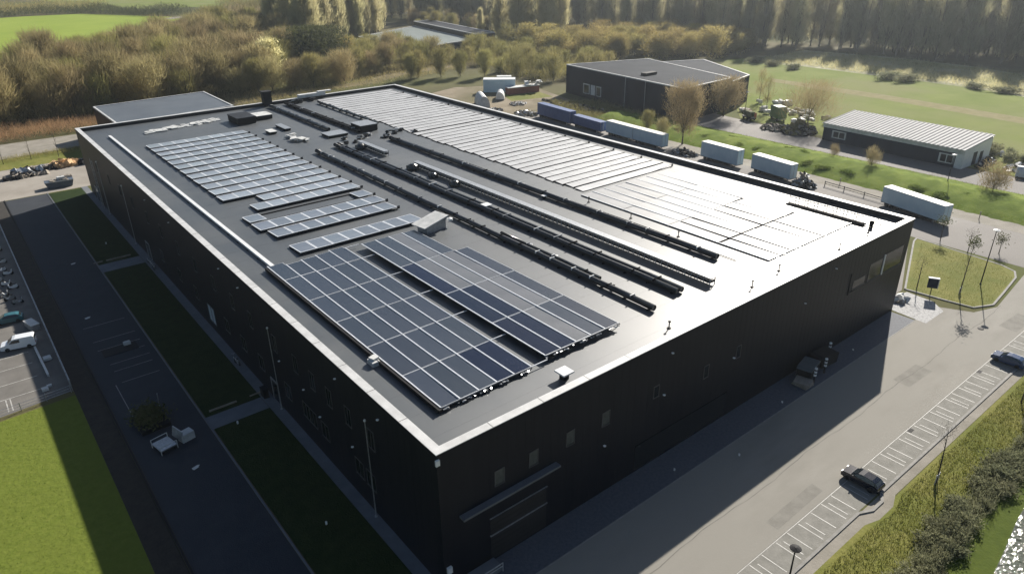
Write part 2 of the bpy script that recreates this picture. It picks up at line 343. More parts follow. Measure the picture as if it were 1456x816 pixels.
sheet('parking_pavement', [(-14,-19.6),(125,-19.6),(140,-23),(140,-20),(99,-16.25),(-14,-16.25)], .004, 'bays', 'pale paved parking strip with white bay lines', 'parking strip')
b = MB()
x = 16.0; k = 0
while x < 98:
    b.box(x, x+.10, -19.3, -16.5, .012, .016)
    if k % 2 == 0: b.box(x+.75, x+.84, -19.1, -16.9, .012, .016)
    k += 1; x += 2.05 if k % 3 else 2.5
b.box(14, 98.5, -16.40, -16.34, .0125, .0165)
o = b.build('parking_markings','paint'); o['kind']='structure'; tag(o,'white painted bay lines beside the front road','markings')
kerb('verge_kerb', [(-14,-19.75),(39.6,-19.75),(41.2,-20.5),(43.3,-20.5),(44.6,-19.75),(99,-19.75),(140,-23.3)], .3, .13, 'pale kerb between parking strip and grass verge')
sheet('verge_path', [(-14,-21.0),(38.5,-21.0),(40.5,-21.6),(43.5,-21.6),(45.5,-20.9),(99,-21.0),(140,-24.5),(140,-23.3),(99,-19.8),(-14,-19.8)], .002, 'path', 'narrow pale path behind the parking kerb', 'path')
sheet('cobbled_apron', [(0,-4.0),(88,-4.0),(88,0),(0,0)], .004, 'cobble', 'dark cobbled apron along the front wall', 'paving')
b = MB(); b.box(-2, 88, -4.12, -3.98, 0, .03); o = b.build('apron_kerb','kerb'); o['kind']='structure'; tag(o,'thin pale kerb line edging the dark cobbles','kerb')
sheet('sett_paving', [(88.2,-5.6),(94.6,-5.6),(97.0,-3),(97.3,1.5),(92.5,2.5),(88.9,2.5)], .012, 'granite', 'patch of pale granite setts at the building corner', 'paving')
sheet('rear_yard', [(88.8,2.5),(97.3,2.4),(124,13.2),(124,-8.4),(148,-14),(147,200),(60,214),(60,158),(88.8,158)], .006, 'yard', 'grey brown asphalt yard behind the warehouse', 'yard')
# verge, hedge foot, algae bank, water
sheet('grass_verge', [(-14,-28.6),(160,-28.6),(160,-24),(99,-21),(-14,-21)], .0, 'grass', 'sunlit grass verge between path and waterside hedge', 'grass verge')
sheet('green_bank', [(-14,-36),(160,-36),(160,-28.5),(-14,-28.5)], .003, 'algae', 'bright green bank between hedge and water', 'bank')
sheet('water', [(-14,-80),(160,-80),(160,-29.6),(120,-29.6),(75,-29.9),(60,-30.3),(52,-30.7),(46,-31.5),(40,-32.2),(30,-33.6),(-14,-36)], .010, 'water', 'glittering water beyond the green bank', 'water')
# corner island
isl = [(98.1,2.2),(98.9,-4),(99.6,-8.2),(103.2,-9.9),(110,-9.2),(117.8,-8.3),(120.6,-7.2),(121.9,-4.5),(122.6,2),(123.6,11.6),(121.5,11.2)]
b = MB(); b.add([(x,y,.11) for x,y in isl], [tuple(range(len(isl)))]); o = b.build('grass_island','grass'); o['kind']='structure'; tag(o,'kerbed island of grass past the building corner','grass')
kerb('island_kerb', isl, .32, .15, 'curved kerb round the grass island', True)
# left side
sheet('left_lane', rect(-17.9,-9.1,-12,163.6), .004, 'asphalt', 'dark asphalt lane along the left of the warehouse', 'lane')
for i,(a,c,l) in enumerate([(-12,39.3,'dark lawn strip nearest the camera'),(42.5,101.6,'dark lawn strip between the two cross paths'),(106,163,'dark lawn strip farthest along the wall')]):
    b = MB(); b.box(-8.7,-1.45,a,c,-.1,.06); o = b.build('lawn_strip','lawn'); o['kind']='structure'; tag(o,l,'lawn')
sheet('wall_walkway', rect(-1.45,-.01,-12,164), .010, 'walk', 'narrow slab walkway at the foot of the left wall', 'walkway')
for a,c,l in [(39.3,42.5,'near slab path crossing the dark lawn'),(101.6,106,'far slab path crossing the dark lawn')]:
    sheet('cross_path', rect(-8.9,-1.5,a,c), .012, 'walk', l, 'path')
kerb('lane_kerb', [(-8.95,-12),(-8.95,164)], .2, .12, 'thin kerb between dark lane and lawns',False,'walk')
kerb('lane_edge_kerb', [(-18.05,-12),(-18.05,164)], .22, .12, 'thin kerb between dark lane and planting bed',False,'black_paint')
sheet('planting_bed', rect(-20.9,-18.2,-12,164), .002, 'soil', 'dark bare planting bed between lane and fence', 'planting bed')
b = MB()
for (y, x0, x1) in [(79.5,-16.3,-10.2),(73.6,-16,-10),(70.3,-16,-10),(67.6,-15.5,-10),(64.8,-15.4,-10),(62.4,-15.4,-10.2),(58.6,-15.2,-10.2)]: b.box(x0,x1,y-.05,y+.05,.008,.012)
b.box(-16.1,-16.0,48,58.4,.008,.012)
o = b.build('lane_markings','dimpaint'); o['kind']='structure'; tag(o,'faint worn bay lines on the dark lane','markings')
sheet('left_field', [(-120,-40),(-20.9,-40),(-20.9,59.4),(-120,52)], .0, 'field_near', 'sunlit short grass left of the planting bed', 'grass')
sheet('car_park', [(-120,53),(-29.6,59.8),(-21,60.8),(-21,164),(-120,164)], .006, 'carpark', 'brown grey car park beyond the pale fence', 'car park')
b = MB()
for y in (64.2,68.4,73.0,77.0): b.box(-60,-24.2,y-.06,y+.06,.010,.014)
for x in (-28.6,-28.1): b.box(x,x+.14,60.6,64,.010,.014)
o = b.build('car_park_lines','paint'); o['kind']='structure'; tag(o,'white bay lines in the left car park','markings')
sheet('left_yard', [(-120,164),(9,164),(9,190),(4,195.5),(-60,194),(-120,192)], .008, 'leftyard', 'pale sunlit paved yard past the left corner', 'yard')
sheet('left_verge', [(-120,193),(-60,194.5),(9,196),(12,209),(-20,208.5),(-120,206)], .0, 'grass', 'grass verge between yard and gravel road', 'verge')
sheet('left_road', [(-120,205.5),(-14,209),(14.2,212),(14.2,229.5),(-12,229.5),(-120,226)], .006, 'path', 'pale gravel road passing behind the left yard', 'road')
sheet('back_path', [(66,243),(94,247),(130,247),(150,257),(182,262),(230,250),(231,256),(182,271),(146,266),(127,255),(94,254),(66,251)], .006, 'dirt', 'pale track curving behind the warehouse', 'track')
sheet('yellow_clearing', [(110,262),(128,262),(160,285),(190,292),(188,300),(150,300),(118,285)], .002, 'meadow', 'small bright clearing between the bushes', 'clearing')
sheet('junk_ground', [(124,158),(147,150),(168,160),(178,200),(150,215),(118,205)], .012, 'dirt', 'bare trampled ground round the containers', 'ground')
sheet('small_lawn', [(150,176),(168,172),(171,186),(156,190)], .018, 'grass', 'little lawn beside the red shed', 'grass')
# grass bank as a low ridge
b = MB(); vs=[]; fs=[]; prof=[(148,.0),(150,.5),(154,1.3),(159,1.9),(163,1.5),(167,.7),(171,.0)]
ny=150
for j in range(ny+1):
    y=-60+j*1.28*1.0
    for (x,z) in prof: vs.append((x+rnd.uniform(-.5,.5), y, max(0,z+rnd.uniform(-.22,.22)) if z>0 else -.05))
n=len(prof)
for j in range(ny):
    for i in range(n-1): fs.append((j*n+i,j*n+i+1,(j+1)*n+i+1,(j+1)*n+i))
b.add(vs,fs); o=b.build('grass_bank','bank',smooth=True); o['kind']='structure'; tag(o,'long green grass bank between the two rear roads','bank')
sheet('rear_path', [(143.2,-60),(148.3,-60),(148.3,132),(143.8,150),(142.6,110),(142.6,20)], .010, 'path', 'pale path at the foot of the grass bank', 'path')
sheet('rear_road', [(170.8,-60),(186,-60),(184,60),(190,110),(212,122),(212,128),(184,126),(170.8,110)], .006, 'yard', 'brown grey road in front of the white roofed shed', 'road')
sheet('meadow', [(185,-120),(420,-120),(345,60),(335,172),(300,185),(226,150),(214,120),(190,100),(186,20)], .0, 'meadow', 'broad green meadow behind the shed', 'meadow')
sheet('meadow_track', [(260.4,134),(268,138),(267.5,90),(265,63),(261.8,37),(250,-60),(240,-60),(252,34),(258,84)], .006, 'dry', 'pale worn track across the meadow', 'track')
sheet('scrub_field', [(308,150),(308,110),(307,72),(302,50),(292,0),(340,0),(356,65),(366,90),(368,133),(360,178),(300,174)], .006, 'scrubland', 'pale rough scrub before the dark wood', 'scrub')
sheet('green_field', [(-200,400),(10,418),(54,452),(113,513),(160,640),(158,668),(106,760),(60,770),(-40,745),(-300,700)], .02, 'green_field', 'vivid green crop field beyond the brown wood', 'field')
sheet('far_field', [(120,790),(420,700),(480,1000),(100,1200)], .02, 'meadow', 'dull green far field beyond the dark hedge', 'field')
sheet('far_lane', [(152,640),(196,660),(290,660),(290,672),(196,673),(150,655)], .03, 'path', 'pale lane running past the far field', 'lane')
#SECTION_BUILDING
# ------------------------------------------------------------------ the warehouse
A, B_, H = 88.67, 157.57, 16.0; RZ = 15.2; CW = .85
wh = thing('warehouse', 'huge black flat roofed warehouse covered with solar panels', 'warehouse')
b = MB()
b.box(0,A,0,.4,-.2,15.94); b.box(0,A,B_-.4,B_,-.2,15.94); b.box(0,.4,.402,B_-.402,-.2,15.94); b.box(A-.4,A,.402,B_-.402,-.2,15.94)
b.build('wall','black',wh)
b = MB(); e=.06
b.box(-e,A+e,-e,CW,15.945,16.03); b.box(-e,A+e,B_-CW,B_+e,15.945,16.03); b.box(-e,CW,CW+.003,B_-CW-.003,15.945,16.03); b.box(A-CW,A+e,CW+.003,B_-CW-.003,15.945,16.03)
b.build('parapet_cap','cap',wh)
for k in range(1,26):
    b=MB(); b.box(-e-.004,CW+.004,k*6.05,k*6.05+.05,15.99,16.035); b.build('cap_joint','matt_black',wh)
for k in range(1,15):
    b=MB(); b.box(k*6.05,k*6.05+.05,-e-.004,CW+.001,15.99,16.035); b.build('cap_joint','matt_black',wh)
b = MB()
b.box(.41,A-.41,.41,CW-.02,RZ-.3,15.93); b.box(.41,A-.41,B_-CW+.02,B_-.41,RZ-.3,15.93); b.box(.41,CW-.02,CW-.01,B_-CW+.01,RZ-.3,15.93); b.box(A-CW+.02,A-.41,CW-.01,B_-CW+.01,RZ-.3,15.93)
b.build('parapet_lining','inner',wh)
b = MB(); b.add([(.8,.8,RZ),(A-.8,.8,RZ),(A-.8,B_-.8,RZ),(.8,B_-.8,RZ)],[(0,1,2,3)])
rf = b.build('roof','membrane',wh)
# membrane lap seams
b = MB()
y = 3.0
while y < B_-2: b.box(1,A-1,y,y+.10,RZ-.01,RZ+.006); y += 3.9
b.build('lap_seam', 'membrane', rf)
b = MB(); k=1.1
while k<A: b.box(k,k+.05,-.007,.02,0,15.93); k+=1.1
k=1.1
while k<B_: b.box(-.007,.02,k,k+.05,0,15.93); k+=1.1
b.build('cladding_batten','black',wh)
def win_y(x0,x1,z0,z1,glass,deep=.06):     # on the front wall (y = 0)
    b = MB(); b.add([(x0,-.02,z0),(x1,-.02,z0),(x1,-.02,z1),(x0,-.02,z1)],[(0,1,2,3)]); w = b.build('window',glass,wh)
    b = MB(); t=.1
    b.box(x0-t,x1+t,-deep,-.005,z1,z1+t); b.box(x0-t,x1+t,-deep-.05,-.005,z0-t,z0); b.box(x0-t,x0,-deep,-.005,z0+.002,z1-.002); b.box(x1,x1+t,-deep,-.005,z0+.002,z1-.002)
    b.build('frame','wframe',w)
def win_x(y0,y1,z0,z1,glass,fm='wframe'):
    b = MB(); b.add([(-.02,y0,z0),(-.02,y0,z1),(-.02,y1,z1),(-.02,y1,z0)],[(0,1,2,3)]); w = b.build('window',glass,wh)
    b = MB(); t=.1
    b.box(-.07,-.005,y0-t,y1+t,z1,z1+t); b.box(-.11,-.005,y0-t,y1+t,z0-t,z0); b.box(-.07,-.005,y0-t,y0,z0+.002,z1-.002); b.box(-.07,-.005,y1,y1+t,z0+.002,z1-.002)
    b.box(-.06,-.005,(y0+y1)/2-.04,(y0+y1)/2+.04,z0+.003,z1-.003)
    b.build('frame',fm,w)
for x in (6.2,10.4,15.3,20.4): win_y(x,x+1.0,9.2,10.8,'pale_glass')
win_y(28.5,29.3,9.2,10.6,'dark_glass'); win_y(37.6,38.4,8.0,9.6,'dark_glass'); win_y(44,44.8,8.3,9.9,'dark_glass')
win_y(76.6,80.6,8.9,11.6,'dark_glass'); win_y(81.2,87.2,8.9,12.0,'dark_glass'); win_y(72.2,75.8,8.9,10.2,'dark_glass')
b = MB(); b.box(80.75,81.05,-.14,-.01,8.8,12.1); b.build('light_strip','white_metal',wh)
b = MB(); b.box(71.0,71.15,-.12,-.01,8.4,11.8); b.box(71.2,87.9,-.12,-.01,8.45,8.7); b.build('window_ledge','inner',wh)
b = MB(); b.box(2.0,13.9,-.75,-.01,7.75,8.0); b.build('canopy',mat('canopy_grey',(.10,.11,.125),(.13,.14,.155),rough=.5,scale=1),wh)
for z,mm in ((5.5,'steel'),(3.3,'steel')):
    b = MB(); b.box(5.4,12.7,-.14,-.01,z,z+.12 if z<5 else z+.06); b.build('door_rail',mm,wh)
b = MB(); 
for i in range(8): b.box(5.5,12.6,-.05,-.005,.2+i*.64,.2+i*.64+.60)
b.build('loading_door','inner',wh)
b = MB(); b.box(26,43,-.05,-.006,.3,3.6); b.box(26,43,-.12,-.006,3.65,3.75); b.build('strip_window','dark_glass',wh)
# left wall openings
for y in (12.4,17.4,21.9,26.2,30.9,37.2,45.4,52.3,60.2,69,78,88,97,108,118,128,140): win_x(y-.6,y+.6,9.1,11.3,'dark_glass')
for y in (13.5,16.0,24.4,27.6,29.6,35,44,50.6,57.5,72,81,92): win_x(y-.9,y+.9,3.2,5.2,'dark_glass')
win_x(63.6,66.6,1.6,4.4,mat('pale_blue_poster',(.30,.36,.42),(.36,.42,.48),rough=.4,scale=1)); 
b = MB()
for y0,y1 in ((101.8,104.6),(38.8,41.2),(147,151)):
    b.box(-.13,-.01,y0,y0+.15,.02,3.4); b.box(-.13,-.01,y1-.15,y1,.02,3.4); b.box(-.13,-.01,y0+.151,y1-.151,3.2,3.4)
b.build('door_frame','steel',wh)
for y0,y1 in ((101.96,104.44),(38.96,41.04),(147.16,150.84)): b = MB(); b.box(-.05,-.006,y0,y1,.02,3.19); b.build('door','dark_glass',wh)
for q in [(30.2,9.0),(20.8,6.6),(31.0,14.2),(43.4,8.7),(65.7,14.3),(58.8,11.2)]:
    b = MB(); b.lathe([(.05,-.12),(.16,-.10),(.18,-.02),(.1,0)],(q[0],-.16,q[1]),8); b.build('wall_lamp','lamp_glass',wh)
for y,z in [(19.3,14.1),(29.2,7.6),(36.3,8.2),(25.2,5.9),(17,6.6),(48,14.1),(55.5,14.3),(80,14.2),(10.2,14.0),(95,14.2)]:
    b = MB(); b.lathe([(.05,-.12),(.15,-.10),(.16,-.02),(.1,0)],(-.16,y,z),8); b.build('wall_lamp','lamp_glass',wh)
b = MB(); b.box(-.2,.2,-.22,-.02,14.9,15.5); b.build('corner_lamp','lamp_glass',wh)

# annex behind the left end
an = thing('annex','black annex with blue grey roof behind the warehouse','building')
pts=[(15,191.5),(50.3,195),(51,227),(15,224)]
def prism(pts, z0, z1, name, m, parent):
    b = MB(); n=len(pts); b.add([(x,y,z0) for x,y in pts]+[(x,y,z1) for x,y in pts], [(i,(i+1)%n,n+(i+1)%n,n+i) for i in range(n)]+[tuple(range(n,2*n))]); return b.build(name,m,parent)
def rim(pts, z0, z1, w, name, m, parent):
    b = MB(); n=len(pts); c = Vector((sum(p[0] for p in pts)/n, sum(p[1] for p in pts)/n))
    for i in range(n):
        a=Vector(pts[i]); d=Vector(pts[(i+1)%n]); e=d-a; l=e.length; nrm=Vector((-e.y,e.x)).normalized()
        if nrm.dot(c-a)<0: nrm=-nrm
        m_=(a+d)/2+nrm*(w/2-.04)
        b.rbox((m_.x,m_.y,(z0+z1)/2+.003*i),(l+.1,w,z1-z0),math.atan2(e.y,e.x))
    return b.build(name,m,parent)
prism(pts,-.2,8.75,'wall','black',an); prism([(p[0]*.996+.1,p[1]*.999+.2) for p in pts],8.7,8.8,'roof','bluegrey_roof',an); rim(pts,8.6,9.0,.5,'parapet_cap','cap',an)

# black building behind the yard
bb = thing('black_hall','low black hall with grey roof behind the rear yard','building')
bp_=[(167.2,102.2),(206,108),(214,163),(177,174.5)]
bp_=[(176.9,174),(167.6,103.2),(197,108),(206,158)]
bp_=[(177.5,174.8),(170.5,110),(200,112),(213,163)]
prism(bp_,-.2,11.0,'wall','hall',bb); 
cx=sum(p[0] for p in bp_)/4; cy=sum(p[1] for p in bp_)/4
prism([(cx+(x-cx)*.99,cy+(y-cy)*.99) for x,y in bp_],10.9,11.05,'roof','slate_roof',bb); rim(bp_,10.85,11.2,.5,'parapet_cap','cap',bb)
b=MB(); b.box(180,186,135,137.5,11.05,12.0); b.build('roof_unit','black_paint',bb)
b=MB(); b.tube([(173.6,139,0),(173.6,139,11)],.16,6); b.tube([(172.5,128.5,0),(172.5,128.5,11)],.1,6); b.build('downpipe','steel',bb)
b=MB()
for y0,y1,mi in ((152.5,155.5,0),(156.2,158.8,0),(159.4,163.5,0)): 
    xs=[170.5+(y-110)*7/64.8-.08 for y in (y0,y1)]
    b.add([(xs[0],y0,1.6),(xs[0],y0,5.4),(xs[1],y1,5.4),(xs[1],y1,1.6)],[(0,1,2,3)])
b.build('window','white_dull',bb)
b=MB()
for y0,y1 in ((152.9,155.2),(159.9,163)):
    xs=[170.5+(y-110)*7/64.8-.12 for y in (y0,y1)]
    b.add([(xs[0],y0,1.9),(xs[0],y0,5.0),(xs[1],y1,5.0),(xs[1],y1,1.9)],[(0,1,2,3)])
b.build('window','dark_glass',bb)
wg = thing('black_wing','lower black wing with pale roof edge behind the black hall','building')
wp=[(200.5,112.3),(214,113.5),(240,160),(214,162.5)]; wp=[(201,112.2),(216.5,116),(236,152),(213.4,161)]
prism(wp,-.2,9.6,'wall','hall',wg); rim(wp,9.5,9.85,.5,'parapet_cap','cap',wg)
cx=sum(p[0] for p in wp)/4; cy=sum(p[1] for p in wp)/4
prism([(cx+(x-cx)*.98,cy+(y-cy)*.98) for x,y in wp],9.5,9.68,'roof','slate_roof',wg)

# white roofed shed
sh = thing('shed','long navy shed with white ribbed roof beyond the grass bank','shed')
S0=(184.2,66.5); ang=math.atan2(26.6-66.5,182.2-184.2)
sh.location=(184.2,66.8,0); sh.rotation_euler=(0,0,ang)      # local x along the length, local y towards the back
Ls=40.5; Wd=15.5
b=MB(); b.extr([(0,0),(Wd,0),(Wd,6.3),(0,4.9)],0,Ls)   # profile in (depth, z)
b.v=[(y,x,z) for x,y,z in b.v]
b.f=[tuple(reversed(f)) for f in b.f]; b.build('wall','navy_wall',sh)
b=MB()
for (x0,x1) in ((-.25,Ls+.25),):
    v=[(x0,-.9,5.0),(x1,-.9,5.0),(x1,Wd+.3,6.6),(x0,Wd+.3,6.6)]; v+= [(x,y,z+.22) for x,y,z in v]
    b.add(v,[(0,3,2,1),(4,5,6,7),(0,1,5,4),(1,2,6,5),(2,3,7,6),(3,0,4,7)])
i=0.0
while i<Ls:
    v=[(i,-.95,5.225),(i+.40,-.95,5.225),(i+.40,Wd+.35,6.825),(i,Wd+.35,6.825)]; v+=[(x,y,z+.12) for x,y,z in v]
    b.add(v,[(0,3,2,1),(4,5,6,7),(0,1,5,4),(1,2,6,5),(2,3,7,6),(3,0,4,7)],1); i+=1.2
b.build('roof',['white_roof','rib'],sh)
b=MB(); b.box(-.1,Ls+.1,-.35,-.25,3.9,5.0); b.build('fascia','white_dull',sh)
b=MB(); b.extr([(-.05,0),(Wd,0),(Wd,6.25),(-.05,4.9)],Ls+.02,Ls+.12); b.v=[(y,x,z) for x,y,z in b.v]; b.build('gable','white_metal',sh)
for x0,x1,z0,z1 in ((3,7.4,1.2,3.4),(34.4,38.4,.8,3.3)):
    b=MB(); b.box(x0,x1,-.12,-.01,z0,z1); w=b.build('window','white_dull',sh)
    b=MB(); b.box(x0+.5,(x0+x1)/2-.1,-.16,-.125,z0+.3,z1-.3); b.box((x0+x1)/2+.2,x1-.4,-.16,-.125,z0+.3,z1-.3); b.build('pane','dark_glass',w)
b=MB(); b.box(Ls+.125,Ls+.2,5.5,7.6,.1,3.6); b.build('door','inner',sh); b=MB(); b.box(Ls+.125,Ls+.2,9.5,11.2,.1,3.2); b.build('door','inner',sh)
b=MB(); b.box(38.7,40.5,-.14,-.01,0,4.0); b.build('corner_panel','white_metal',sh)

# pale roofed hall among the trees
gh = thing('pale_hall','flat pale green roofed hall among the far trees','building')
gp=[(188,372),(188.6,303),(231,312),(247,402)]
prism(gp,-.2,4.6,'wall','navy_wall',gh); rim(gp,4.5,5.0,.9,'parapet_cap','cap',gh)
cx=sum(p[0] for p in gp)/4; cy=sum(p[1] for p in gp)/4
prism([(cx+(x-cx)*.985,cy+(y-cy)*.985) for x,y in gp],4.55,4.7,'roof','gh_roof',gh)
prism([(233,312),(247,312),(262,405),(248,405)],0,7.4,'back_block','black',gh); rim([(233,312),(247,312),(262,405),(248,405)],7.3,7.7,.8,'block_cap','cap',gh)

#SECTION_ROOF
# ------------------------------------------------------------------ things on the roof
PV = {}
def panel(parent, x, y, z, w, l, glass, rx=0, ry=0, frame=True, fw=.09):
    key=(round(w,2),round(l,2),glass)
    if key not in PV:
        b=MB(); b.box(-w/2,w/2,-l/2,l/2,-.05,.0); p=b.build('solar_panel',glass,parent)
        b=MB()
        b.box(-w/2-.01,w/2+.01,-l/2-.01,-l/2+(fw if l<5 else .025),-.06,.022); b.box(-w/2-.01,w/2+.01,l/2-(fw if l<5 else .025),l/2+.01,-.06,.022)
        b.box(-w/2-.01,-w/2+fw,-l/2+fw+.002,l/2-fw-.002,-.06,.022); b.box(w/2-fw,w/2+.01,-l/2+fw+.002,l/2-fw-.002,-.06,.022)
        fo=b.build('frame','frame',p) if frame else None
        PV[key]=(p,fo)
    else:
        p0,f0=PV[key]; p=p0.copy(); C.objects.link(p); p.parent=parent
        if f0 is not None: f=f0.copy(); C.objects.link(f); f.parent=p
    p.location=(x,y,z); p.rotation_euler=(rx,ry,0); return p
ORD=['first','second','third','fourth','fifth','sixth','seventh','eighth','ninth','tenth','eleventh','twelfth','thirteenth','fourteenth','fifteenth','sixteenth','seventeenth','eighteenth','nineteenth','twentieth']
def ordinal(n):
    if n<20: return ORD[n]
    n+=1; tens={2:'twenty',3:'thirty',4:'forty'}[n//10]
    return {2:'twentieth',3:'thirtieth',4:'fortieth'}[n//10] if n%10==0 else tens+' '+ORD[n%10-1]
# near array: strips running along y
def strip(x0, w, ys, z, glass, label, group, rail=True, skip=(), end_clamps=True, fw=.05, alt=None, frame=True, seams=(), edge=False):
    t=thing('solar_panel_row',label,'solar panels',(x0,ys[0],z),0,group)
    for i in range(len(ys)-1):
        if i in skip: continue
        l=ys[i+1]-ys[i]
        g=(alt or {}).get(i,glass)
        panel(t,w/2,(ys[i]+ys[i+1])/2-ys[0],rnd.uniform(-.01,.01),w-.12,l-.10,g,rx=R(rnd.uniform(-.5,.5)),ry=R(rnd.uniform(-.45,.45)),frame=frame,fw=fw)
    if seams or edge:
        b=MB()
        for q in seams: b.box(.0,w-.02,q-.1,q+.1,-.02,.09)
        if edge: b.box(w-.16,w-.02,.2,17.5,-.02,.088)
        b.build('seam_gap_bar','matt_black',t)  # black bars added to draw the dark gaps at the panel seams
    if rail:
        L_=ys[-1]-ys[0]
        b=MB(); b.box(-.07,.07,0,L_,-.02,.075); b.build('mounting_rail','frame',t)
        b=MB()
        yy=1.0
        while yy<L_: b.box(.1,w-.1,yy,yy+.3,-.38,-.08); yy+=3.6
        b.build('ballast_block','black_paint',t)
        if end_clamps:
            b=MB()
            for q in range(5):
                xx=rnd.uniform(.05,w-.1); b.rbox((xx,-.12-rnd.random()*.15,-.12-rnd.random()*.1),(rnd.uniform(.15,.45),rnd.uniform(.08,.2),rnd.uniform(.06,.16)),rnd.uniform(-1,1),rnd.uniform(-.5,.5))
            b.box(.02,w-.02,-.06,.02,-.08,.06)
            b.build('end_clamp','steel' ,t)
            b=MB(); b.tube([(0,-.05,-.05),(w*.25,-.4,-.33),(w*.6,-.25,-.36),(w,-.1,-.1)],.05,5); b.build('cable','black_rubber',t)
    return t
zt=RZ+.42; X0=4.4; w=2.25
seamL=[5.9,13.0,20.4,27.8,35.1,42.7]
backs=[48.2,47.2,47.4,47.6,48.0]
for i in range(5):
    ys=seamL+[backs[i]+.3]
    strip(X0+i*w,w,ys,zt,'pv',f'slate blue panel strip in the near array, {ordinal(i)} from the left roof edge','near array panel strips',alt={0:'pv_navy'} if i>2 else None)
# bare strip of rails
t=thing('panel_rack','bare pale rack rails without panels through the near array','panel rack',(X0+5*w,5.9,zt))
b=MB(); b.box(-.06,.06,0,41.8,-.02,.07); b.build('mounting_rail','frame',t)
b=MB()
for y in (0,7.1,14.5,21.9,29.2,36.8,41.7): b.box(.07,w-.06,y-.05,y+.05,-.02,.06)
b.build('cross_rail','frame',t)
seamR=[6.3,15.6,25.2,36.0,46.8]
for i in range(5):
    ys=list(seamR) if i<4 else seamR[:4]
    alt={}
    if i==0: alt={0:'pv_navy',1:'pv_navy',2:'pv_navy'}
    if i==1: alt={0:'pv_navy',1:'pv_navy',2:'pv_grey'}
    if i==2: alt={2:'pv_grey',1:'pv_grey'}
    if i==3: alt={2:'pv_grey',1:'pv_grey'}
    g='pv_grey' if i in (2,) else 'pv'
    strip(X0+6*w+i*w,w,ys,zt+.28,g,f'raised panel strip of the near array, {ordinal(i)} right of the bare rails','near array panel strips',alt=alt)
# black edge channel along the near array
b=MB(); b.box(-.28,.12,0,42.5,-.3,.0); b.box(-.34,-.28,0,42.5,-.3,.12)
t=tag(b.build('cable_tray','black_paint'),'black cable tray along the left edge of the near array','cable tray'); t.location=(X0-.15,5.6,zt)
b=MB(); b.box(-.5,.4,-.6,.6,0,.5); b.rbox((.1,.2,.62),(.8,.8,.25),.3)
t=tag(b.build('junction_box','white_dull'),'small pale junction box beside the near array edge','junction box'); t.location=(3.7,17.5,RZ)
# cross rows
def crossrow(y, dy, x0, n, pw, glass, label, group, tilt=5, skip=(), frame=True, z=None, fw=.15, clamps=True, dark_bar=True):
    t=thing('solar_panel_row',label,'solar panels',(x0,y,z or RZ+.3),0,group)
    for i in range(n):
        if i in skip: continue
        panel(t,(i+.5)*pw,dy/2,.02+math.sin(R(tilt))*dy/2*.5+rnd.uniform(-.008,.008),pw-.03,dy-.14,glass,rx=-R(tilt+rnd.uniform(-.5,.5)),ry=R(rnd.uniform(-.3,.3)),frame=frame,fw=fw)
    b=MB(); b.box(min([i for i in range(n) if i not in skip])*pw,n*pw,.15,.3,-.28,-.12); b.box(0,n*pw,dy-.4,dy-.2,-.29,-.14); b.build('mounting_rail','black_paint',t)
    if tilt<0 and dark_bar:
        b=MB(); b.box(-.1,n*pw+.1,-.27,-.03,-.28,.045); b.build('gap_shade_bar','matt_black',t)  # black bar added to draw the shaded gap between panel rows
    if clamps:
        b=MB(); b.rbox((n*pw+.2,.1,.1),(.5,.16,.5),.3); b.tube([(0,.05,-.1),(n*pw*.3,-.08,-.2),(n*pw*.7,-.05,-.15),(n*pw+.3,.1,.2)],.05,4); b.build('cable','black_rubber',t)
    return t
crossrow(50.0,4.3,9.9,8,2.6,'pv_mid','single pale panel row standing alone behind the near array','middle panel rows',tilt=3)
crossrow(58.0,4.2,9.8,8,2.6,'pv_mid','front row of the middle panel pair','middle panel rows',tilt=3)
crossrow(62.4,4.2,8.9,8,2.75,'pv_mid','back row of the middle panel pair','middle panel rows',tilt=3)
crossrow(66.8,3.9,8.9,8,2.75,'pv_mid','gapped panel row with only its end panels, behind the middle pair','middle panel rows',tilt=3,skip=(1,2,3,4,5,6))
y=72.0
for i in range(14):
    x0=11.9 if i in (0,) else (12.3 if i==1 else 9.2)
    if i in (2,3,4): x0=9.3
    n=int((31.3-x0)/2.72); x0=31.2-n*2.72 if i<2 else x0
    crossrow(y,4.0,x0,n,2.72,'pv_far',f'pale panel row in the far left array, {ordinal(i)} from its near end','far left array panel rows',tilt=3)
    y+=4.22
# right array, cross rows
y=44.6; i=0
while y<152.5:
    if i==22: y+=.5
    x0=60.6+.8*math.sin(i*1.7)*.3; 
    n=9 if y<120 else (9 if y<140 else 9)
    crossrow(y,2.22,x0,n,2.68,'pv_glare_row',f'bright glaring panel row of the right array, {ordinal(i)} from its near end','right array panel rows',tilt=-3,frame=False,z=RZ+.2,clamps=(i%3==0),dark_bar=i>0)
    y+=2.55 if i%5 else 2.75; i+=1
seam=[6.2,14.5,24.0,33.6,43.4]
for i in range(8):
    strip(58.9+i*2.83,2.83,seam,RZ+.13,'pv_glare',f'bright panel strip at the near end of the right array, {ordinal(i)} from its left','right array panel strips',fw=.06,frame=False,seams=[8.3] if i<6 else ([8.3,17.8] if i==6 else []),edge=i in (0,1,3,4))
# white gutter rail
b=MB(); b.box(-.28,.28,0,97.6,.1,.42); 
b2=b; t=thing('rail_duct','long white duct along the left roof edge','duct',(5.1,48.3,RZ)); b.build('duct','white_metal',t)
for k in range(25): b=MB(); b.box(-.45,.45,.5+k*4,.9+k*4,0,.098); b.build('foot','black_paint',t)
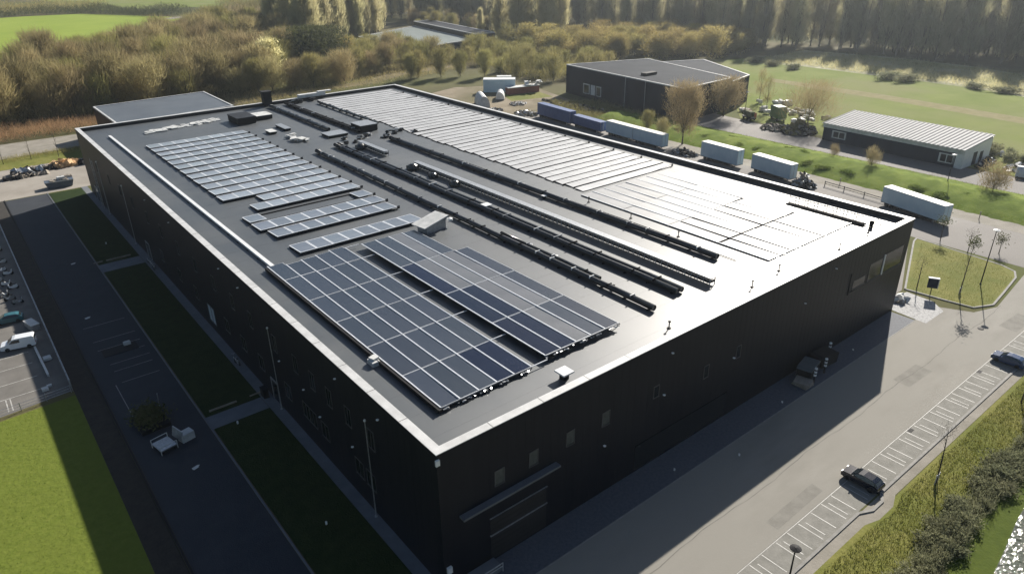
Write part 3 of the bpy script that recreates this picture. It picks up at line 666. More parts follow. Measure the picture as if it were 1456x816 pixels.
# pipes
def pipe(x0,y0,x1,y1,r,label,lanes=1,m='black_rubber',foot=4.0,z=.5,sheen=True,straps=True):
    t=thing('roof_pipe',label,'pipe',(x0,y0,RZ)); dx=x1-x0; L_=y1-y0
    for k in range(lanes):
        o=k*r*2.25; n=max(2,int(L_/6)); 
        b=MB(); b.tube([(dx*j/n+o+.04*math.sin(j*2.1),L_*j/n,z+.03*math.sin(j*1.3)) for j in range(n+1)],r,14); b.build('pipe',m,t,smooth=True)
    k=.6
    while k<L_: b=MB(); b.box(dx*k/L_-r-.05,dx*k/L_+(lanes-1)*r*2.25+r+.05,k,k+.25,0,max(.05,z-r+.03)); k+=foot; b.build('foot','black_paint',t)
    k=rnd.uniform(1,4)
    while k<L_-1 and straps:
        b=MB(); o=(lanes-1)*r*2.25; b.box(dx*k/L_-r-.03,dx*k/L_+o+r+.03,k,k+.12,z+r*.4,z+r+.07)
        if rnd.random()<.4: b.rbox((dx*k/L_+r+.3,k,.3),(.5,.4,.5),rnd.uniform(0,1))
        b.build('bracket',rnd.choice(['steel','white_metal','matt_black','steel']),t); k+=rnd.uniform(3,8)
    return t
pipe(35.3,6.4,35.9,100.6,.40,'black lagged roof pipe nearest the left panels')
pipe(36.35,16.5,36.5,37.5,.28,'short black pipe laid alongside the first long pipe')
pipe(41.0,7.5,41.2,102.7,.38,'double black roof pipe left of the cable bridge',2)
pipe(53.8,11,53.7,100.2,.44,'thick black roof pipe beside the right array')
pipe(46.7,117,46.8,153.5,.42,'black roof pipe running to the dark chimney')
pipe(51.2,110.5,51.3,154,.3,'double grey pipe between chimney and right array',2,'black_paint')
pipe(58.9,115.3,59.2,149.5,.28,'slim black pipe along the far right array')
# cable bridge (pipe with open sides)
def bridge(x,y0,y1,label):
    t=thing('cable_bridge',label,'cable bridge',(x,y0,RZ)); L_=y1-y0
    b=MB(); b.box(-.55,.55,0,L_,1.02,1.12); b.build('cover','steel',t)
    b=MB(); b.box(-.5,.5,.1,L_-.1,.35,.7); b.build('tray','black_rubber',t)
    b=MB(); k=0
    while k<L_:
        for s in (-.55,.47): b.box(s,s+.08,k,k+.1,0,1.015)
        b.rbox((-.56,k+.5,.75),(.05,1.1,.06),0,.6); k+=1.0
    b.build('lattice','steel',t); return t
bridge(46.6,6.4,78,'long cable bridge with lattice sides over the roof')
bridge(46.0,88.5,100.3,'short cable bridge past the end of the long one')
for (x,y,s,l) in [(45.0,76.5,1.2,'lumpy black cover at the far end of the cable bridge'),(45.2,69.5,.9,'small black cover beside the cable bridge'),(45.4,62.5,1.0,'black cover on the near side of the cable bridge'),(44.8,97.5,1.2,'lumpy black cover on the short cable bridge')]:
    b=MB(); b.lathe([(s*.9,0),(s*1.0,s*.3),(s*.8,s*.75),(s*.35,s*1.0)],n=9); b.rbox((s*.3,s*.9,.3),(s*1.2,s*1.3,.6),.4)
    t=tag(b.build('pipe_cover','black_rubber'),l,'cover'); t.location=(x,y,RZ)
# roof hood
t=thing('roof_hood','grey roof hood with slanted lid beside the near array','roof hood',(29.6,46.6,RZ),R(8))
b=MB(); b.extr([(-1.6,0),(2.3,0),(2.3,1.9),(-1.6,1.2)],-1.1,1.1); b.build('body','steel',t)
b=MB(); b.extr([(-2.4,1.16),(2.5,2.02),(2.5,2.16),(-2.4,1.3)],-1.6,1.5); b.build('lid','white_dull',t)
b=MB(); b.tube([(2.9,.9,0),(2.9,.9,1.4)],.12,6); b.lathe([(.1,1.4),(.5,1.45),(.45,1.75),(.1,1.9)],(3.3,-.9,-.5),10); b.build('vent_cowl','white_metal',t)
def mushroom(x,y,label,s=1.0):
    t=thing('roof_vent',label,'roof vent',(x,y,RZ)); 
    b=MB(); b.box(-.35*s,.35*s,-.35*s,.35*s,0,.75*s); b.build('stem','black_paint',t)
    b=MB(); b.box(-.72*s,.72*s,-.72*s,.72*s,.78*s,.95*s); b.build('cap','white_metal',t)
mushroom(17.2,2.6,'square white roof vent near the front corner')
mushroom(41.9,48.4,'white vent box on the double pipe',1.0)
mushroom(53.0,46.5,'small white vent beside the thick black pipe',.6)
for i,(x,y,l) in enumerate([(33.5,2.6,'tiny dark drain post near the front parapet'),(50.0,2.8,'tiny dark post at the front of the bright roof'),(57.0,3.4,'dark anchor post before the right array'),(79.5,2.6,'dark anchor post near the far front corner'),(70,2.0,'dark bracket on the roof before the right panels'),(56.5,20,'thin dark post beside the near right panels'),(57,30,'thin dark post halfway along the near right panels'),(57.4,40,'thin dark post at the rear of the near right panels')]):
    b=MB(); b.lathe([(.25,0),(.25,.08),(.07,.1),(.07,.8),(.16,.82),(.16,.95)],n=8); t=tag(b.build('anchor_post','black_paint'),l,'anchor post'); t.location=(x,y,RZ)
# chimney and boxes
t=thing('chimney','square black chimney on the far parapet','chimney',(47.2,156.2,15.3)); b=MB(); b.box(-1.1,1.1,-1,1,0,3.6); b.build('stack','black_paint',t); b=MB(); b.box(-1.3,1.3,-1.2,1.2,3.6,3.9); b.build('cap','black_paint',t)
def plantbox(x,y,sx,sy,h,label,name='roof_unit',top='steel',rz=0):
    t=thing(name,label,'roof unit',(x,y,RZ),rz); b=MB(); b.box(-sx/2,sx/2,-sy/2,sy/2,.15,h); b.build('body','black_paint',t)
    b=MB(); b.box(-sx/2-.1,sx/2+.1,-sy/2-.1,sy/2+.1,h,h+.12); b.build('lid',top,t); b=MB(); b.box(-sx/2+.1,sx/2-.1,-sy/2+.1,-sy/2+.4,0,.15); b.build('foot','black_paint',t); b=MB(); b.box(-sx/2+.1,sx/2-.1,sy/2-.4,sy/2-.1,0,.15); b.build('foot','black_paint',t)
plantbox(54,113,4.4,5,1.5,'dark roof unit with grey lid between the pipes')
plantbox(46,112.5,4.8,4,.5,'flat dark roof hatch left of the roof unit')
plantbox(34.6,141,4.6,7,1.6,'dark roof unit near the far left parapet',top='slate_roof')
plantbox(40.0,142,4.0,4.5,1.0,'grey roof unit right of the far left unit',top='white_dull')
plantbox(35.5,124.5,1.6,3,.5,'low pale box by the far array corner',top='white_dull')
plantbox(39.5,127,1.4,6,.5,'narrow low box between far array and pipe',top='steel')
for i,(x,y,l) in enumerate([(37.6,117.5,'white sheet bundle on the roof by the far array'),(36.8,113.5,'loose white bundle nearest the far array'),(38.6,111.8,'small white bundle at the end of the bundles')]):
    b=MB(); 
    for q in range(5): b.rbox((rnd.uniform(-.9,.9),rnd.uniform(-1,1),.2+.12*q),(rnd.uniform(.8,2),rnd.uniform(.6,1.6),.16),rnd.uniform(0,3),rnd.uniform(-.2,.2))
    t=tag(b.build('sheet_bundle','white_dull'),l,'bundle'); t.location=(x,y,RZ)
for i in range(14):
    x=44+i*1.35+rnd.uniform(-.3,.3); y=104.5+rnd.uniform(-2.2,3.2)
    b=MB()
    for q in range(3): b.rbox((rnd.uniform(-.4,.4),rnd.uniform(-.5,.5),.16+q*.2),(rnd.uniform(.5,1.1),rnd.uniform(.4,1.2),.3),rnd.uniform(0,3))
    t=tag(b.build('ballast_pile',rnd.choice(['black_rubber','black_rubber','steel'])),'small loose ballast pile on the roof between unit and pipes','ballast','loose ballast piles on the roof'); t.location=(x,y,RZ)
b=MB()
for q in range(60): b.rbox((rnd.uniform(-9,9),rnd.uniform(-1.2,1.2),rnd.uniform(.05,.3)),(rnd.uniform(.8,2.6),rnd.uniform(.5,1.2),.2),rnd.uniform(-.4,.4))
t=tag(b.build('membrane_roll','white_dull'),'long ragged pale sheeting by the far left parapet','sheeting'); t.location=(22,146,RZ); t.rotation_euler=(0,0,R(10))
b=MB(); b.box(-4,4,-.8,.8,0,.9); b.box(2,6,-.6,.6,.9,1.2); t=tag(b.build('parapet_hood','white_dull'),'pale hood on the far parapet right of the chimney','hood'); t.location=(60.5,156.6,16.03)
b=MB()
for q in range(16): b.rbox((rnd.uniform(-4,4),rnd.uniform(-1,1),rnd.uniform(.2,.9)),(rnd.uniform(.6,1.6),rnd.uniform(.3,.9),rnd.uniform(.3,.8)),rnd.uniform(0,3))
t=tag(b.build('plant_clutter','black_rubber'),'dark clutter heaped against the far parapet','clutter'); t.location=(57,154.6,RZ)
# maintenance cage
t=thing('cage_walkway','black caged maintenance walkway beside the right array','walkway',(81.9,4.4,RZ))
b=MB(); b.box(-.5,.5,0,13.2,.12,.3); b.build('deck','matt_black',t)
b=MB()
for s in (-.5,.5):
    for z in (.75,1.25,1.7): b.tube([(s,0,z),(s,13.2,z)],.045,5)
    for k in range(9): b.tube([(s,k*1.65,0),(s,k*1.65,1.7)],.045,5)
b.build('railing','matt_black',t)
b=MB(); b.lathe([(.3,0),(.35,.9),(.2,1.1)],(0,-1,0),8); b.tube([(-.6,-1.8,0),(-.4,-1.5,1.4),(.5,-1.6,1.5),(.7,-2.2,.2)],.06,5); b.tube([(.2,-1,0),(.5,-2.6,.9)],.05,5); b.build('hose_reel','matt_black',t)
b=MB(); b.tube([(0,0,.1),(0.2,18,.15),(-.1,40,.12),(.2,60,.14),(0,94,.1)],.06,5); t=tag(b.build('roof_cable','black_rubber'),'thin black cable between thick pipe and right array','cable'); t.location=(55.4,9,RZ)

#SECTION_SITE
# ------------------------------------------------------------------ vehicles
def wheel(par, x, y, r, w=.2):
    b=MB(); b.lathe([(r*.62,-w/2),(r*.95,-w/2),(r,-w/4),(r,w/4),(r*.95,w/2),(r*.62,w/2)],n=18,axis='Y'); o=b.build('wheel','tyre',par); o.location=(x,y,r)
    b=MB(); b.lathe([(r*.2,-w*.45),(r*.6,-w*.47),(r*.6,w*.47),(r*.2,w*.45)],n=12,axis='Y'); b.build('rim','rim',o); return o
def make_car(name,label,cat,loc,rz,paint,kind='car'):
    t=thing(name,label,cat,loc,rz)
    if kind=='car':
        L=4.3; W=1.78
        body=[(-2.1,.35),(-2.12,.62),(-2.0,.92),(-1.15,1.0),(-.9,1.02),(1.75,1.0),(2.05,.92),(2.15,.6),(2.1,.32),(1.75,.28),(-1.75,.28)]
        cab=[(-1.1,.99),(-.35,1.44),(.2,1.5),(1.2,1.46),(1.6,1.32),(1.9,.98)]
        ins=lambda z: .02+max(0,z-.6)*.10
        cins=lambda z: .10+max(0,z-1.0)*.42
        wx=(-1.32,1.32); wr=.33
        side=[(-.85,1.03),(-.25,1.39),(.3,1.43),(1.15,1.40),(1.5,1.28),(1.6,1.03)]
        ws=[(-1.06,1.03),(-.39,1.43)]; rw=[(1.63,1.30),(1.87,1.03)]
    else:
        L=4.7; W=1.9
        body=[(-2.3,.38),(-2.33,.75),(-2.2,1.0),(-1.3,1.16),(2.2,1.16),(2.32,1.0),(2.32,.4),(2.0,.3),(-2.0,.3)]
        cab=[(-1.35,1.15),(-.62,1.76),(-.2,1.86),(2.05,1.86),(2.22,1.7),(2.28,1.15)]
        ins=lambda z: .02+max(0,z-.6)*.06
        cins=lambda z: .05+max(0,z-1.15)*.16
        wx=(-1.45,1.4); wr=.34
        side=[(-1.1,1.2),(-.55,1.66),(.35,1.68),(.35,1.2)]
        ws=[(-1.3,1.2),(-.64,1.76)]; rw=[(2.235,1.66),(2.285,1.2)]
    b=MB(); b.extr(body,-W/2,W/2,inset=ins); b.build('body',paint,t)
    b=MB(); b.extr(cab,-W/2,W/2,inset=cins); b.build('cabin',paint,t)
    for s in (-1,1):
        b=MB(); b.add([(x,s*(W/2-cins(z)+.012),z) for x,z in side],[tuple(range(len(side)))]); b.build('side_window','carglass',t)
        b=MB(); b.rbox((-.75,s*(W/2+.08),1.06),(.14,.2,.13)); b.build('mirror',paint,t)
        b=MB(); b.rbox((body[1][0]+.03,s*(W/2-.32),.72),(.12,.36,.14)); b.build('headlight','lamp_glass',t)
        b=MB(); b.rbox((body[-5][0]-.05 if kind=='car' else 2.31,s*(W/2-.18),.82),(.1,.2,.2)); b.build('tail_light','red_lens',t)
        for x in wx: wheel(t,x,s*(W/2-.12),wr)
    for (a,c),nm,off in ((ws,'windscreen',-.02),(rw,'rear_window',.02)):
        b=MB(); b.add([(a[0]+off,-(W/2-cins(a[1])-.09),a[1]+.012),(a[0]+off,(W/2-cins(a[1])-.09),a[1]+.012),(c[0]+off,(W/2-cins(c[1])-.09),c[1]+.012),(c[0]+off,-(W/2-cins(c[1])-.09),c[1]+.012)],[(0,1,2,3)]); b.build(nm,'carglass',t)
    return t
make_car('parked_car','dark blue hatchback parked alone in the front bays','car',(44.5,-17.6,.01),R(-91),'carpaint')
make_car('parked_car','small blue car at the far end of the front bays','car',(85.0,-18.4,.01),R(-91),'bluepaint')
make_car('delivery_van','white panel van parked in the left car park','van',(-25.0,79.4,.01),R(-12),'vanpaint','van')
make_car('parked_car','teal car parked beyond the white van','car',(-25.2,90.0,.01),R(-9),'tealpaint')

def trailer(x,y,rz,L,H,side,label,cat='trailer',top='trailer_top',rib=True,W=2.6):
    t=thing('semi_trailer',label,cat,(x,y,0),rz,'trailers parked in the rear yard')
    b=MB(); b.box(-L/2,L/2,-W/2,W/2,.95,H); b.build('body',side,t)
    b=MB(); b.box(-L/2-.03,L/2+.03,-W/2-.03,W/2+.03,H,H+.07); b.build('roof',top,t)
    b=MB(); b.box(-L/2-.02,L/2+.02,-W/2-.02,W/2+.02,.8,.948); b.box(-L/2+2.4,L/2-4.9,-W/2+.1,W/2-.1,.35,.8); b.build('chassis','black_paint',t)
    b=MB()
    for xx in (L/2-.05,-L/2-.03): 
        for yy in (-W/2+.02,-.04,W/2-.1): b.box(xx,xx+.08,yy,yy+.08,1.2,H-.05)
    b.build('door_bar','steel',t)
    if rib:
        k=-L/2+.6
        while k<L/2-.3:
            for yy in (-W/2-.025,W/2+.002): b=MB(); b.box(k,k+.06,yy,yy+.023,1.2,H-.1); b.build('side_post',side,t)
            k+=1.3
    for xx in (L/2-1.5,L/2-2.8,L/2-4.1):
        if L<9 and xx<L/2-2: continue
        for s in (-1,1): wheel(t,xx,s*(W/2-.3),.5,.4)
    b=MB(); b.box(-L/2+2,-L/2+2.2,-1,-.8,0,1); b.box(-L/2+2,-L/2+2.2,.8,1,0,1); b.build('landing_leg','steel',t)
    return t
T=PI/2
trailer(137.6,18.6,T-R(14)+PI*0,15.2,4.4,'trailer_grey','pale blue box trailer nearest the grass island')
trailer(139.6,71.2,T-R(4),12.6,4.9,'trailer_grey','short pale box trailer with bright roof, alone before the bank')
trailer(139.4,55.0,T-R(8),12.5,4.6,'trailer_grey','weathered pale trailer beside the dark scrap heap')
trailer(139.9,108.6,T-R(4),12.0,4.4,'trailer_grey','white trailer touching the blue trailers')
trailer(139.2,96.5,T-R(3.2),12.0,4.4,'trailer_grey','white trailer under the bare tree')
trailer(140.3,139.6,T-R(5),18.4,4.7,'blue','long dark blue curtain trailer farthest along the yard',top='blue')
trailer(139.7,122.9,T-R(5),14.2,3.7,'blue','lower blue trailer between long blue and white trailers',top='blue',rib=True)
# scrap heap, skips, containers
def heap(name,label,cat,x,y,rx,ry,h,n,ms,rz=0,smin=.4,smax=1.4,group=None):
    b=MB()
    for q in range(n):
        a=rnd.random()*2*PI; r=math.sqrt(rnd.random()); z=h*(1-r)*rnd.random()+.1
        b.rbox((rx*r*math.cos(a),ry*r*math.sin(a),z),(rnd.uniform(smin,smax),rnd.uniform(.15,smax*.6),rnd.uniform(.1,smax*.45)),rnd.uniform(0,6.3),rnd.uniform(-.7,.7),rnd.uniform(-.7,.7),mi=rnd.randrange(len(ms)))
    o=tag(b.build(name,ms),label,cat,group); o.location=(x,y,0); o.rotation_euler=(0,0,rz); return o
heap('scrap_heap','dark scrap heap at the end of the weathered trailer','scrap heap',138,45.3,2.2,3.2,4.2,170,['black_paint','steel','pallet'])
heap('scrap_heap','low dark scrap under the bare tree','scrap heap',139.5,83.5,2.6,4.5,1.8,120,['black_paint','steel','pallet'])
heap('timber_pile','jumbled pile of fresh orange timber on the left yard','timber pile',-1.2,189.5,3.0,2.0,2.0,90,['wood'],smin=1,smax=3.2)
heap('board_stack','dark stack of boards left of the timber pile','board stack',-8.5,188.5,5.0,1.4,1.0,70,['black_paint','pallet','steel'],smin=1,smax=3)
heap('board_stack','low dark boards against the warehouse corner','board stack',5.2,188.8,2.6,1.4,1.0,40,['black_paint','pallet'],smin=1,smax=3)
heap('board_stack','flat dark board strip on the left yard','board stack',-11.5,184.0,5.0,.7,.5,40,['black_paint','pallet'],smin=1,smax=3)
def skip(x,y,sx,sy,h,rz,m,label,fill=True):
    t=thing('skip',label,'skip',(x,y,.0),rz)
    b=MB(); b.extr([(-sx/2+.5,.15),(sx/2-.5,.15),(sx/2,h),(-sx/2,h)],-sy/2,sy/2); b.build('body',m,t)
    b=MB(); b.box(-sx/2-.05,sx/2+.05,-sy/2-.06,-sy/2+.05,h-.12,h+.05); b.box(-sx/2-.05,sx/2+.05,sy/2-.05,sy/2+.06,h-.12,h+.05); b.build('rim','steel',t)
    if fill:
        b=MB()
        for q in range(12): b.rbox((rnd.uniform(-sx/3,sx/3),rnd.uniform(-sy/3,sy/3),h+.05),(rnd.uniform(.4,1.2),rnd.uniform(.3,.8),.3),rnd.uniform(0,3),rnd.uniform(-.3,.3))
        b.build('rubbish','pallet',t)
skip(-5.4,168.2,6.4,2.6,1.7,R(-4),mat('blue_grey_skip',(.06,.08,.11),(.08,.10,.13),rough=.5,scale=1),'blue grey skip at the end of the dark lawn')
skip(-3.0,173.5,2.6,1.8,1.2,0,'black_paint','small black skip behind the blue grey one')
b=MB(); b.box(-.9,.9,-.6,.6,1.7,2.3); b.box(-.8,.8,-.5,.5,2.3,2.36); t=tag(b.build('white_crate','white_dull'),'white crate on top of the blue grey skip','crate'); t.location=(-4.8,168.6,.08)
def container(x,y,L,W,H,rz,side,top,label,name='container'):
    t=thing(name,label,'container',(x,y,0),rz); b=MB(); b.box(-L/2,L/2,-W/2,W/2,.2,H); b.build('body',side,t)
    b=MB(); b.box(-L/2-.05,L/2+.05,-W/2-.05,W/2+.05,H,H+.15); b.build('roof',top,t)
    b=MB(); k=-L/2+.5
    while k<L/2-.3: b.box(k,k+.35,-W/2-.05,-W/2-.002,.3,H-.05); k+=.8
    b.build('rib',side,t); b=MB(); b.box(L/2+.002,L/2+.05,-W/2+.2,W/2-.2,.4,H-.3); b.build('door','steel',t)
container(158.5,194.5,13,5.0,5.2,R(-40),'trailer_grey','white_metal','grey ribbed container with white roof behind the yard')
container(164.5,199,6,3,5.0,R(-40),'pallet','white_dull','small dull container behind the grey ribbed one')
def shelter(x,y,L,W,H,rz,label):
    t=thing('tarp_shelter',label,'shelter',(x,y,0),rz)
    prof=[(W/2*math.cos(a),.4+(H-.4)*math.sin(a)) for a in np.linspace(0,PI,11)]
    b=MB(); b.extr([(px,pz) for px,pz in prof],-L/2,L/2); b.build('cover','white_dull',t)
    b=MB()
    for k in (-L/2+.6,0,L/2-.6): b.box(-W/2,W/2,k,k+.3,0,.5)
    b.build('base','black_paint',t)
shelter(136.5,177.0,11,4.4,4.4,R(-28),'rounded white tarpaulin shelter by the far rear corner')
shelter(149.5,182.5,7,3.4,3.2,R(-40),'smaller grey tarpaulin shelter near the containers')
heap('debris_pile','pale debris spread behind the rear parapet','debris',134,166.5,4,3,1.0,110,['bag','pallet','black_paint'])
heap('debris_pile','scattered debris near the long blue trailer','debris',139.5,154.5,4,5,1.0,130,['pallet','dirt','steel','bag'])
heap('debris_pile','pale slabs beside the small lawn','debris',148,170,3.5,3,.8,70,['bag','pallet'])
heap('rubble_mound','rubble mound along the black hall side','rubble',161,148,3,22,1.3,260,['dirt','pallet','soil'],smin=.4,smax=1.8)
t=thing('red_shed','low red shed with white sheets on its roof','shed',(166,186,0),R(-12))
b=MB(); b.box(-9,5,-1.6,1.6,0,2.6); b.build('wall','brick',t); b=MB(); b.box(-9.3,5.3,-1.9,1.9,2.6,2.8); b.build('roof','white_dull',t)
b=MB()
for q in range(9): b.rbox((rnd.uniform(-1,7),rnd.uniform(-1.5,1.5),3.1+rnd.random()*1.3),(rnd.uniform(1.5,3),rnd.uniform(1,2),.3),rnd.uniform(0,3),rnd.uniform(-.4,.4),rnd.uniform(-.4,.4))
b.build('sheeting','bag',t)
# junk yard by the green machine
t=thing('green_machine','boxy green machine standing in the junk yard','machine',(197.5,90.5,0),R(62))
b=MB(); b.extr([(-2.6,1.0),(2.6,1.0),(2.6,3.6),(1.9,4.7),(-2.0,4.7),(-2.6,3.9)],-1.6,1.6); b.build('housing','greenm',t)
b=MB(); b.box(-2.8,3.4,-1.3,1.3,.55,.99); b.rbox((3.2,0,3.0),(1.0,1.8,2.6),0,0,.3); b.build('chute','steel',t)
for s in (-1,1):
    for x in (-1.7,1.7): wheel(t,x,s*1.3,.55,.35)
t=thing('orange_cart','low cart with orange slatted side left of green machine','cart',(191,97.5,0),R(60))
b=MB(); b.box(-3,3,-1.2,1.2,.7,.95); b.build('deck','black_paint',t)
b=MB(); 
for k in range(10): b.box(-2.9+k*.62,-2.6+k*.62,-1.25,-1.1,.95,2.6)
b.box(-3,3,-1.3,-1.2,2.4,2.6); b.build('slat','orange',t); b=MB(); b.rbox((-.2,.3,2.1),(4.6,1.6,1.6),.1); b.build('load','shrub',t)
for s in (-1,1):
    for x in (-2,2): wheel(t,x,s*1.0,.4,.3)
jk=[]
for i in range(30):
    x=rnd.uniform(192,222); y=rnd.uniform(78,118)-(x-192)*.0
    if 186<x<201 and 86<y<101: x+=10
    if (x<214 and y>108): y-=12
    s=rnd.uniform(.7,1.3)
    b=MB()
    for q in range(5): b.rbox((rnd.uniform(-.8,.8),rnd.uniform(-.8,.8),.4+rnd.random()*.9),(rnd.uniform(.8,1.9)*s,rnd.uniform(.8,1.6)*s,rnd.uniform(.5,1.1)*s),rnd.uniform(0,3),rnd.uniform(-.2,.2),rnd.uniform(-.2,.2))
    o=tag(b.build('bulk_bag',rnd.choice(['bag','bag','white_dull','pallet'])),'pale heaped sack among the junk beside the green machine','sack','sacks in the junk yard'); o.location=(x,y,0)
heap('branch_heap','brown branch heap beside the white roofed shed','branch heap',187.5,76.5,5.5,4.5,3.2,360,['twig','bark','pallet'],smin=.8,smax=3)
heap('branch_heap','dark cut branches on the road by the green machine','branch heap',186,84,4.5,4,1.0,200,['bark','soil','pallet'],smin=.6,smax=2.4)
heap('debris_pile','white sheets heaped at the gable of the shed','debris',193,16.5,4,3,2.0,80,['bag','black_paint','white_metal'])
shelter(187,12,6,4,2.8,.3,'white domed cover near the gable of the shed')
heap('debris_pile','pale sheet behind the shed gable','debris',205,24,2.5,3.5,1.2,30,['white_metal','bag'])
heap('debris_pile','dark equipment against the white gable','equipment',192,24.0,5.5,1.2,2.6,80,['black_paint','steel','navy_wall'])
# ------------------------------------------------------------------ left car park clutter
ft=thing('metal_fence','pale metal fence between car park and planting bed','fence',(-21.0,60.5,0))
b=MB()
for z in (.35,1.0,1.7): b.box(-.05,.05,0,103,z,z+.10)
b.build('rail','steel',ft)
for k in range(42):
    b=MB(); b.box(-.05,.05,k*2.5-.05,k*2.5+.05,0,1.95); b.build('post','steel',ft)
b=MB()
k=.1
while k<22: b.box(-.02,.02,k,k+.05,.4,1.7); k+=.28
b.build('picket','steel',ft)
wf=thing('wire_fence','low wire fence along the end of the car park','fence',(-21.2,60.4,0),PI+R(5))
b=MB()
for z in (.3,.7,1.1): b.tube([(0,0,z),(40,0,z)],.03,4)
b.build('wire','steel',wf)
for k in range(14): b=MB(); b.tube([(k*3,0,0),(k*3,0,1.25)],.05,5); b.build('post','steel',wf)
def motorbike(loc,rz,label,group=None,cover='white_dull'):
    t=thing('scooter',label,'scooter',loc,rz,group)
    for x in (-.62,.62): 
        b=MB(); b.lathe([(.18,-.06),(.28,-.06),(.3,0),(.28,.06),(.18,.06)],n=12,axis='Y'); o=b.build('wheel','tyre',t); o.location=(x,0,.3)
    b=MB(); b.extr([(-.75,.45),(-.6,.95),(-.1,.78),(.15,.45),(.45,.5),(.62,1.05),(.75,1.0),(.6,.4),(.1,.28),(-.5,.3)],-.2,.2); b.build('body',cover,t)
    b=MB(); b.tube([(.6,-.32,1.12),(.6,.32,1.12)],.04,5); b.build('handlebar','black_paint',t)
    b=MB(); b.box(-.62,-.05,-.16,.16,.88,.98); b.build('saddle','black_paint',t)
for i in range(13):
    y=97+i*2.5+rnd.uniform(-.4,.4); x=-22.9-(i%3)*.75-rnd.uniform(0,.5)
    motorbike((x,y,.01),rnd.uniform(-.3,.3)+PI*(i%2),'pale scooter in the row parked along the metal fence','scooters along the fence',rnd.choice(['white_dull','white_metal','steel']))
t=thing('bench_box','pale grey storage box by the fence beyond the white van','storage box',(-22.5,85.2,.01),R(14)); b=MB(); b.box(-.6,.6,-1.5,1.5,.05,1.0); b.build('body','steel',t); b=MB(); b.box(-.65,.65,-1.55,1.55,1.0,1.1); b.build('lid','white_dull',t)
b=MB(); b.box(-.14,.14,-5.2,5.2,0,.4); t=tag(b.build('low_barrier','white_dull'),'low white barrier beside the van','barrier'); t.location=(-23.1,72.2,.01); t.rotation_euler=(0,0,R(1.5))
b=MB(); b.box(-.5,.5,-.5,.5,.08,.5); b.box(-.6,.6,-.1,.1,0,.08); t=tag(b.build('white_crate','white_dull'),'white crate between low barrier and fence','crate'); t.location=(-22.3,72.4,.01)
b=MB(); b.box(-.5,.3,-.4,.4,0,.35); b.box(.2,.8,.3,.8,0,.3); t=tag(b.build('rubble_blocks','white_dull'),'small white blocks near the car park corner','blocks'); t.location=(-23.8,63.4,.01)
# lane bits
pl=thing('planter','dark raised planter with shrub on the lane','planter',(-13.9,44.6,0),R(3))
b=MB(); b.box(-2.3,1.2,-.9,3.6,0,.5); b.build('bed','black_paint',pl)
P=np.array([[-.6,1.6,1.1]])+rng.normal(size=(1500,3))*np.array([.85,1.1,.45]); P[:,2]=np.clip(P[:,2],.5,2.4); trimesh('shrub',leaves(P,.28),'shrub',pl)
b=MB(); b.tube([(1.2,3.6,0),(1.4,3.8,2.4)],.06,6); b.build('post','steel',pl)
ct=thing('trolley','grey wire trolley beside the planter','trolley',(-14.6,39.3,0),R(12))
b=MB(); b.box(-1,1,-1.2,1.2,.55,.7); b.build('deck','steel',ct); b=MB()
for x,y in ((-1,-1.2),(1,-1.2),(-1,1.2),(1,1.2)): b.tube([(x,y,.1),(x,y,1.2)],.05,5)
b.tube([(-1,-1.2,1.2),(1,-1.2,1.2)],.05,5); b.tube([(-1,1.2,1.2),(1,1.2,1.2)],.05,5); b.build('rail','white_dull',ct)
for x,y in ((-.8,-1),(.8,-1),(-.8,1),(.8,1)): wheel(ct,x,y,.15,.1)
cr=thing('white_crate','white folding crate standing right of the planter','crate',(-12.0,39.5,0),R(14)); b=MB(); b.box(-.8,.8,-.6,.6,.05,1.1); b.build('body','white_dull',cr); b=MB(); b.rbox((-.9,.2,1.3),(.12,1.6,1.6),.2,.3); b.build('lid','steel',cr)
b=MB(); b.box(-2.4,2.4,-1.3,1.3,0,.06); t=tag(b.build('drain_cover','black_paint'),'dark drain cover in the lane bays','drain cover'); t.location=(-13.2,68.8,.006)
b=MB(); b.box(-.5,.5,-.3,.3,0,.4); b.box(-.45,.45,-.25,.25,.4,.5); t=tag(b.build('white_crate','white_dull'),'small white crate on the lane drain cover','crate'); t.location=(-12.0,69.6,.07)
for (x,y,l) in [(-12.9,33.2,'white paper scrap on the lane past the planter'),(-15.0,83.2,'white paper scrap on the lane before the bays'),(-12.5,110,'tiny white paper scrap far along the lane')]:
    b=MB(); b.rbox((0,0,.06),(.7,.4,.05),.3,.15); b.rbox((.3,.1,.08),(.4,.3,.04),.8,-.2); t=tag(b.build('paper_scrap','bag'),l,'paper'); t.location=(x,y,.008)
for (x,y,l) in [(-5.0,15,'white marker on the near dark lawn'),(-5.2,117,'tiny marker on the far dark lawn'),(-6.0,38.5,'low marker by the near cross path')]:
    b=MB(); b.lathe([(.12,0),(.12,.35),(.05,.42)],n=8); t=tag(b.build('lawn_marker','white_metal'),l,'marker'); t.location=(x,y,.06)
b=MB(); b.rbox((0,0,.12),(3.6,.16,.22)); b.rbox((4.6,.1,.1),(2.0,.14,.18),.05); t=tag(b.build('edging_board','pallet'),'short edging boards at the near cross path','boards'); t.location=(-6.2,43.4,.06)
b=MB(); b.rbox((0,0,.12),(4.4,.16,.22)); b.rbox((-3.6,.1,.1),(1.6,.14,.18),.05); t=tag(b.build('edging_board','pallet'),'short edging boards at the far cross path','boards'); t.location=(-5.0,107.2,.06)
